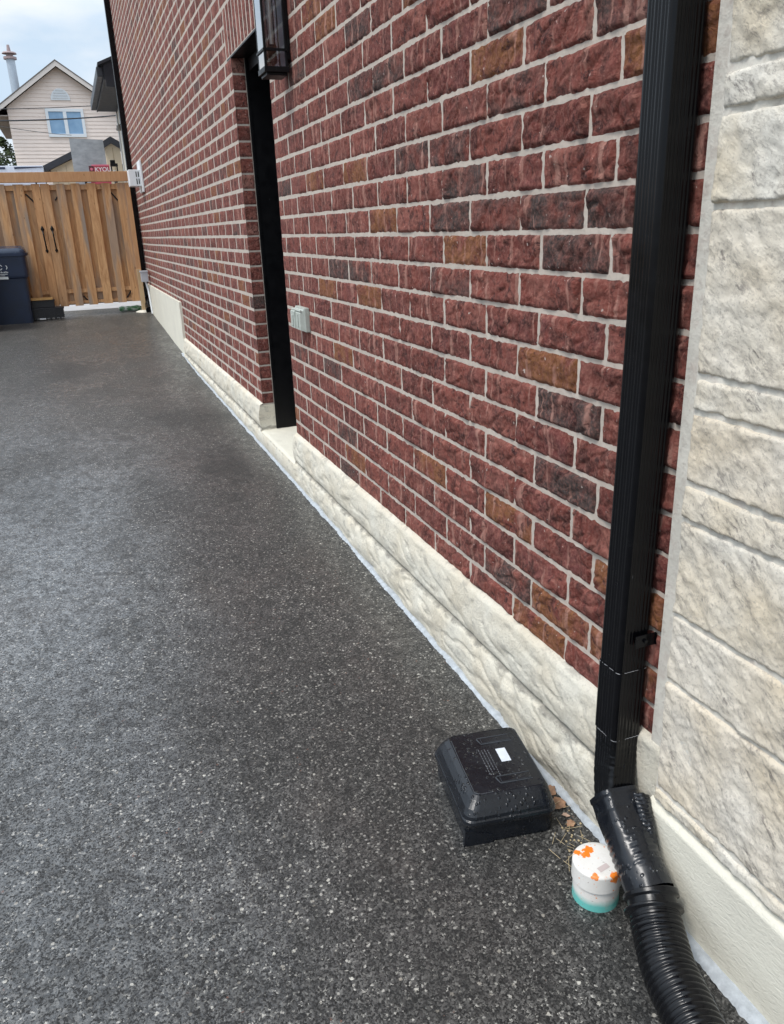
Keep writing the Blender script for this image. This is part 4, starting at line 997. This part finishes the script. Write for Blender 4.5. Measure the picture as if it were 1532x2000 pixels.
# grey weathered board
Y3 = 17.2; mb = MB(); q = [P(135, 270, Y3), P(201, 273, Y3), P(206, 300, Y3), P(209, 336, Y3), P(143, 336, Y3)]
q[3] = P(210, 345, Y3); q[4] = P(145, 345, Y3)
ext = [Vector((v.x, Y3, v.z)) for v in q[:3]]+[Vector((q[3].x, Y3, .5)), Vector((q[4].x, Y3, .5))]
mb.prism(ext, (0, .025, 0)); 
def mat_board():
    t = NT('weathered grey board'); n = t.noise(5, 6, .65, t.coord((1, 1, 2))); return t.fin(t.mix(t.ramp(n, .35, .65), (.27, .29, .31), (.40, .42, .45)), .8, t.bump(n, .2, .01))
tag(fixnormals(mb.build('grey_board', mat_board())), 'large weathered grey sheet standing upright behind the gate beam', 'board')
mb = MB(); p0 = P(134, 270, Y3-.02); mb.box((p0.x-.03, Y3-.03, .5), (p0.x+.005, Y3+.02, p0.z)); 
# red sign
sg = thing('red_sign', (.75, 16.9, 2.5), 'red and pink sign with white letters peeking above the gate beam', 'sign')
Y4 = 16.9; a = P(173, 322, Y4); b = P(213, 321, Y4)
REDS = mat_plain('red sign face', (.42, .06, .09), .5, .1); PINK = mat_plain('pink sign edge', (.70, .16, .24), .5, .1); DKRED = mat_plain('dark red sign patch', (.10, .02, .03), .5, .1)
mb = MB(); mb.box((a.x, Y4, a.z-.42), (b.x, Y4+.02, a.z-.018)); mb.build('face', REDS, sg)
mb = MB(); mb.box((a.x+.05, Y4-.002, a.z-.0175), (b.x, Y4+.02, a.z+.004)); mb.build('top_edge', PINK, sg)
mb = MB(); mb.box((a.x, Y4-.003, a.z-.30), (a.x+.085, Y4-.0005, a.z-.0185)); mb.build('dark_patch', DKRED, sg)
def text(s_, loc, size, mat, parent, name='lettering'):
    cu = bpy.data.curves.new(name, 'FONT'); cu.body = s_; cu.size = size; cu.extrude = .001; cu.offset = size*.02
    to = bpy.data.objects.new(name, cu); C.objects.link(to); dg = bpy.context.evaluated_depsgraph_get(); dg.update()
    me = bpy.data.meshes.new_from_object(to.evaluated_get(dg)); bpy.data.objects.remove(to)
    o = bpy.data.objects.new(name, me); C.objects.link(o); me.materials.clear(); me.materials.append(mat)
    M_ = Matrix.Translation(loc) @ Matrix.Rotation(math.radians(90), 4, 'X')
    me.transform(M_); o.parent = parent; o.matrix_parent_inverse = parent_world(parent).inverted(); return o
WT = mat_plain('white lettering', (.75, .68, .70), .5, .05)
text('KYOU', (a.x+.10, Y4-.002, a.z-.115), .105, WT, sg)
mb = MB(); mb.cyl((a.x+.045, Y4-.005, a.z-.075), (a.x+.045, Y4-.0035, a.z-.075), .024, n=14); mb.build('emblem', PINK, sg)
mb = MB(); mb.box((a.x+.1, Y4+.021, .4), (a.x+.14, Y4+.05, a.z-.1)); mb.build('stake', DARKT, sg)
# black lantern on post
lp = thing('post_lantern', (1.0, 16.6, .4), 'small black lantern standing above the gate beam next to the red sign', 'lantern')
Y5 = 16.6; a = P(215, 313, Y5); b = P(230, 333, Y5); cx = (a.x+b.x)/2; mb = MB()
mb.box((cx-.055, Y5-.05, a.z-.055), (cx+.03, Y5+.05, a.z), 0, .004); mb.box((cx-.06, Y5-.06, a.z-.105), (cx+.07, Y5+.06, a.z-.056), 0, .004)
for dx in (-.055, .045): mb.box((cx+dx, Y5-.05, a.z-.30), (cx+dx+.018, Y5-.03, a.z-.106)); mb.box((cx+dx, Y5+.03, a.z-.30), (cx+dx+.018, Y5+.05, a.z-.106))
mb.box((cx-.06, Y5-.06, a.z-.32), (cx+.07, Y5+.06, a.z-.301)); mb.build('frame', BLKF, lp)
mb = MB(); mb.cyl((cx, Y5, a.z-.30), (cx, Y5, a.z-.17), .022, n=12); mb.build('candle', WHITE, lp)
mb = MB(); mb.cyl((cx, Y5, .4), (cx, Y5, a.z-.321), .03, n=10); mb.build('post', DARKT, lp)
# white and navy striped canopy
aw = thing('striped_canopy', (-.8, 18.4, .4), 'white and navy striped canopy edge above the left part of the gate', 'canopy')
Y6 = 18.4; a = P(0, 324, Y6); b = P(84, 324, Y6); NV = mat_plain('navy canopy fabric', (.02, .03, .07), .6); WF = mat_plain('white canopy fabric', (.66, .70, .80), .6, .05)
mb = MB(); mb.box((-2.6, Y6, a.z-.34), (b.x, Y6+1.8, a.z+.0), 0, .01); mb.build('canopy', WF, aw)
mb = MB(); p1 = P(0, 333, Y6-.01)
q0, q1 = P(10, 328, Y6-.01), P(28, 328, Y6-.01)
mb.box((-2.5, Y6-.012, q0.z-.022), (q0.x, Y6-.001, q0.z+.016)); mb.prism([Vector((q1.x, Y6-.012, q1.z-.02)), Vector((b.x-.01, Y6-.012, q1.z+.01)), Vector((b.x-.01, Y6-.012, q1.z+.022)), Vector((q1.x, Y6-.012, q1.z+.016))], (0, .011, 0))
mb.box((-2.5, Y6-.012, a.z-.24), (b.x-.02, Y6-.001, a.z-.21)); mb.build('navy_stripe', NV, aw)
for xx in (-2.5, b.x-.06):
    mb = MB(); mb.box((xx, Y6+.02, .4), (xx+.04, Y6+.06, a.z-.341)); mb.build('leg', WF, aw)

# ------------------------------------------------------------------ siding house
YH = 45.0
def H(u, v, y=YH): return P(u, v, y)
sd = thing('siding_house', H(110, 200)-Vector((0, 0, 6)), 'pink-beige vinyl sided house with white gable trim and double window, far behind the gate', 'house')
AP = H(109, 131); XL = H(14, 215).x; EL = H(14, 208); slope = (AP.z-EL.z)/(AP.x-EL.x); XR = 2*AP.x-XL
mb = MB(); zc = .4; lap = .165; n = 0
SID = mat_plain('blush vinyl siding', (.80, .68, .61), .6, .03, 3, .05)
while zc < AP.z:
    zt = min(zc+lap, AP.z)
    def xlim(z):
        k_ = (AP.z-z)/slope; return max(XL, AP.x-k_), min(XR, AP.x+k_)
    a0, a1 = xlim(zc); b0, b1 = xlim(zt); b1 = max(b1, b0+.001)
    mb.add([(a0, YH-.020, zc), (a1, YH-.020, zc), (b1, YH, zt), (b0, YH, zt)], [(0, 1, 2, 3)]); mb.add([(a0, YH-.020, zc), (a1, YH-.020, zc), (a1, YH+.002, zc), (a0, YH+.002, zc)], [(3, 2, 1, 0)])
    zc = zt
mb.prism([Vector((XL+.001, YH+.003, .4)), Vector((XR-.001, YH+.003, .4)), Vector((XR-.001, YH+.003, EL.z-.02)), Vector((AP.x, YH+.003, AP.z-.03)), Vector((XL+.001, YH+.003, EL.z-.02))], (0, 9, 0))
mb.build('wall', SID, sd)
TR = mat_plain('pale fascia board', (.66, .60, .56), .5, .03)
mb = MB(); OV = .62; LFx = XL-OV; LFz = AP.z+.10-slope*(AP.x-LFx)
for sgn in (1, -1):
    x1 = AP.x+(LFx-AP.x)*sgn; a = Vector((AP.x, YH-.42, AP.z+.20)); b = Vector((x1, YH-.42, LFz+.10))
    mb.prism([a, b, b-Vector((0, 0, .20)), a-Vector((0, 0, .22))], (0, .05, 0))
mb.build('gable_trim', TR, sd)
RF = mat_plain('grey shingle roof', (.16, .14, .13), .9, .2); mb = MB()
for sgn in (1, -1):
    x1 = AP.x+(LFx-.03-AP.x)*sgn; a = Vector((AP.x, YH-.44, AP.z+.205)); b = Vector((x1, YH-.44, LFz+.09))
    mb.prism([a, b, b+Vector((0, 0, .05)), a+Vector((0, 0, .05))], (0, 9.8, 0))
mb.build('roof', RF, sd)
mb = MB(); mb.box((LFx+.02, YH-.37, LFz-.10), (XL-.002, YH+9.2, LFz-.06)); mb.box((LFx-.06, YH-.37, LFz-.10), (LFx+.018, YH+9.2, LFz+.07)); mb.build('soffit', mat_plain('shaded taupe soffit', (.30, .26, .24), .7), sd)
WF2 = mat_plain('white window frame', (.72, .75, .78), .4, .02)
def t_win():
    t = NT('mottled blue window glass'); n = t.noise(2, 3); return t.fin(t.mix(t.ramp(n, .3, .7), (.16, .30, .48), (.26, .42, .60)), .12, spec=.6)  # panes take a mottled blue base colour
WG = t_win()
w0, w1 = H(89, 212), H(167, 266); zt, zb_ = w0.z, H(130, 268).z; xl, xr = H(92, 240).x, H(166, 240).x
mb = MB(); y0 = YH-.09; fr = .13
mb.box((xl, y0, zb_), (xl+fr, YH-.01, zt)); mb.box((xr-fr, y0, zb_), (xr, YH-.01, zt)); mb.box((xl+fr, y0, zt-fr), (xr-fr, YH-.01, zt)); mb.box((xl+fr, y0, zb_), (xr-fr, YH-.01, zb_+fr*1.1))
xm = (xl+xr)/2; mb.box((xm-.08, y0+.004, zb_+fr*1.1), (xm+.08, YH-.01, zt-fr)); mb.build('window', WF2, sd)
wo = bpy.data.objects['window']
for i in (0, 1):
    x0, x1 = ((xl+fr, xm-.08), (xm+.08, xr-fr))[i]; mb = MB(); mb.box((x0, YH-.045, zb_+fr*1.1), (x1, YH-.03, zt-fr)); mb.build('pane', WG, wo)
vc = H(119, 196); R_ = H(138, 196).x-vc.x
mb = MB(); pts = [Vector((vc.x+R_*math.cos(a_), YH-.06, vc.z+R_*1.15*math.sin(a_))) for a_ in [math.pi*i/20 for i in range(21)]]
mb.prism(pts, (0, .05, 0)); mb.build('arched_vent', WF2, sd)
mb = MB()
for i in range(5): z = vc.z+.06+i*.11; hw = R_*.8*math.sqrt(max(0, 1-((z-vc.z)/(R_*1.05))**2)); mb.box((vc.x-hw, YH-.075, z), (vc.x+hw, YH-.061, z+.06))
mb.build('vent_louvre', mat_plain('vent louvre', (.60, .62, .64), .6, .03), bpy.data.objects['arched_vent'])
cb = H(31, 176, 47); ct = H(19, 116, 47); mb = MB(); mb.cyl((cb.x, 47, cb.z-1.5), (cb.x, 47, ct.z), .20, n=18); STEEL = mat_plain('galvanised flue', (.42, .48, .55), .4, .08, metal=.3); fl = mb.build('flue_pipe', STEEL, sd)
mb = MB(); mb.cyl((cb.x, 47, ct.z), (cb.x, 47, ct.z+.10), .30, .30, 18); mb.cyl((cb.x, 47, ct.z+.1), (cb.x, 47, ct.z+.24), .16, .16, 12); mb.cyl((cb.x, 47, ct.z+.24), (cb.x, 47, ct.z+.30), .34, .30, 18); mb.cyl((cb.x, 47, ct.z+.30), (cb.x, 47, ct.z+.62), .10, .06, 10); mb.build('flue_cap', mat_plain('rusty flue cap', (.33, .25, .25), .6), fl)

# cables
def cable(name, a, b, sag, r, label):
    mb = MB(); pts = [a.lerp(b, i/24)-Vector((0, 0, sag*4*(i/24)*(1-i/24))) for i in range(25)]
    for i in range(24): mb.cyl(pts[i], pts[i+1], r, n=6, cap=False)
    o = mb.build(name, mat_plain('cable sheath', (.03, .03, .035), .6)); return tag(o, label, 'cable', 'utility cables behind the gate')
cable('utility_cable', P(-60, 236, 30), P(245, 224, 34), .06, .022, 'thickest overhead cable crossing the double window')
cable('utility_cable', P(-60, 213, 38), P(235, 203, 34), .05, .014, 'overhead cable between the arched vent and double window')
cable('utility_cable', P(-20, 243, 30), P(140, 264, 42), .04, .010, 'thin overhead cable slanting down to the window sill')

# ------------------------------------------------------------------ tree left of the siding house
def mat_leafy():
    t = NT('evergreen foliage'); at = t.n('ShaderNodeAttribute', attribute_name='tint'); sp = t.n('ShaderNodeSeparateColor'); t.lk(at.outputs['Color'], sp.inputs[0])
    return t.fin(t.mix(sp.outputs[0], t.mix(sp.outputs[1], (.035, .05, .025), (.06, .085, .035)), (.16, .14, .05)), .8, spec=.2)
tr = thing('evergreen_tree', (P(8, 300, 50).x, 50, .4), 'olive green tree at left edge, beside the sided house', 'tree')
mb = MB(); c0 = P(2, 330, 50); mb.cyl((c0.x, 50, .4), (c0.x, 50, P(14, 285, 50).z), .16, .04, 10)
mb.build('trunk', mat_plain('bark', (.12, .09, .07), .9), tr)
mb = MB(); rt = random.Random(11); zt = P(24, 268, 50).z; zb_ = 1.6
for i in range(5200):
    t_ = rt.random()**.8; z = lerp(zb_, zt, t_); a_ = rt.uniform(0, 6.28); R0 = 1.9*(1-t_*.62)*(1+.25*math.sin(a_*3+z*2.1)+.2*math.sin(z*6))
    r0 = R0*math.sqrt(rt.random())
    if t_ > .8: r0 *= (1-t_)/.2+.15
    x = c0.x+.25+math.cos(a_)*r0; y = 50+math.sin(a_)*r0
    if nz(x*1.7, y*1.7, z*2.2) < -.12: continue
    s_ = rt.uniform(.05, .12); q = Vector((x, y, z)); u_ = Vector((rt.gauss(0, 1), rt.gauss(0, 1), rt.gauss(0, .5))).normalized(); v_ = u_.orthogonal().normalized()
    mb.add([q-u_*s_, q-v_*s_*.5, q+u_*s_, q+v_*s_*.5], [(0, 1, 2, 3)], 0, (1 if z < 3.6 and rt.random() < .7 else 0, rt.random(), 0))
mb.build('crown', mat_leafy(), tr)
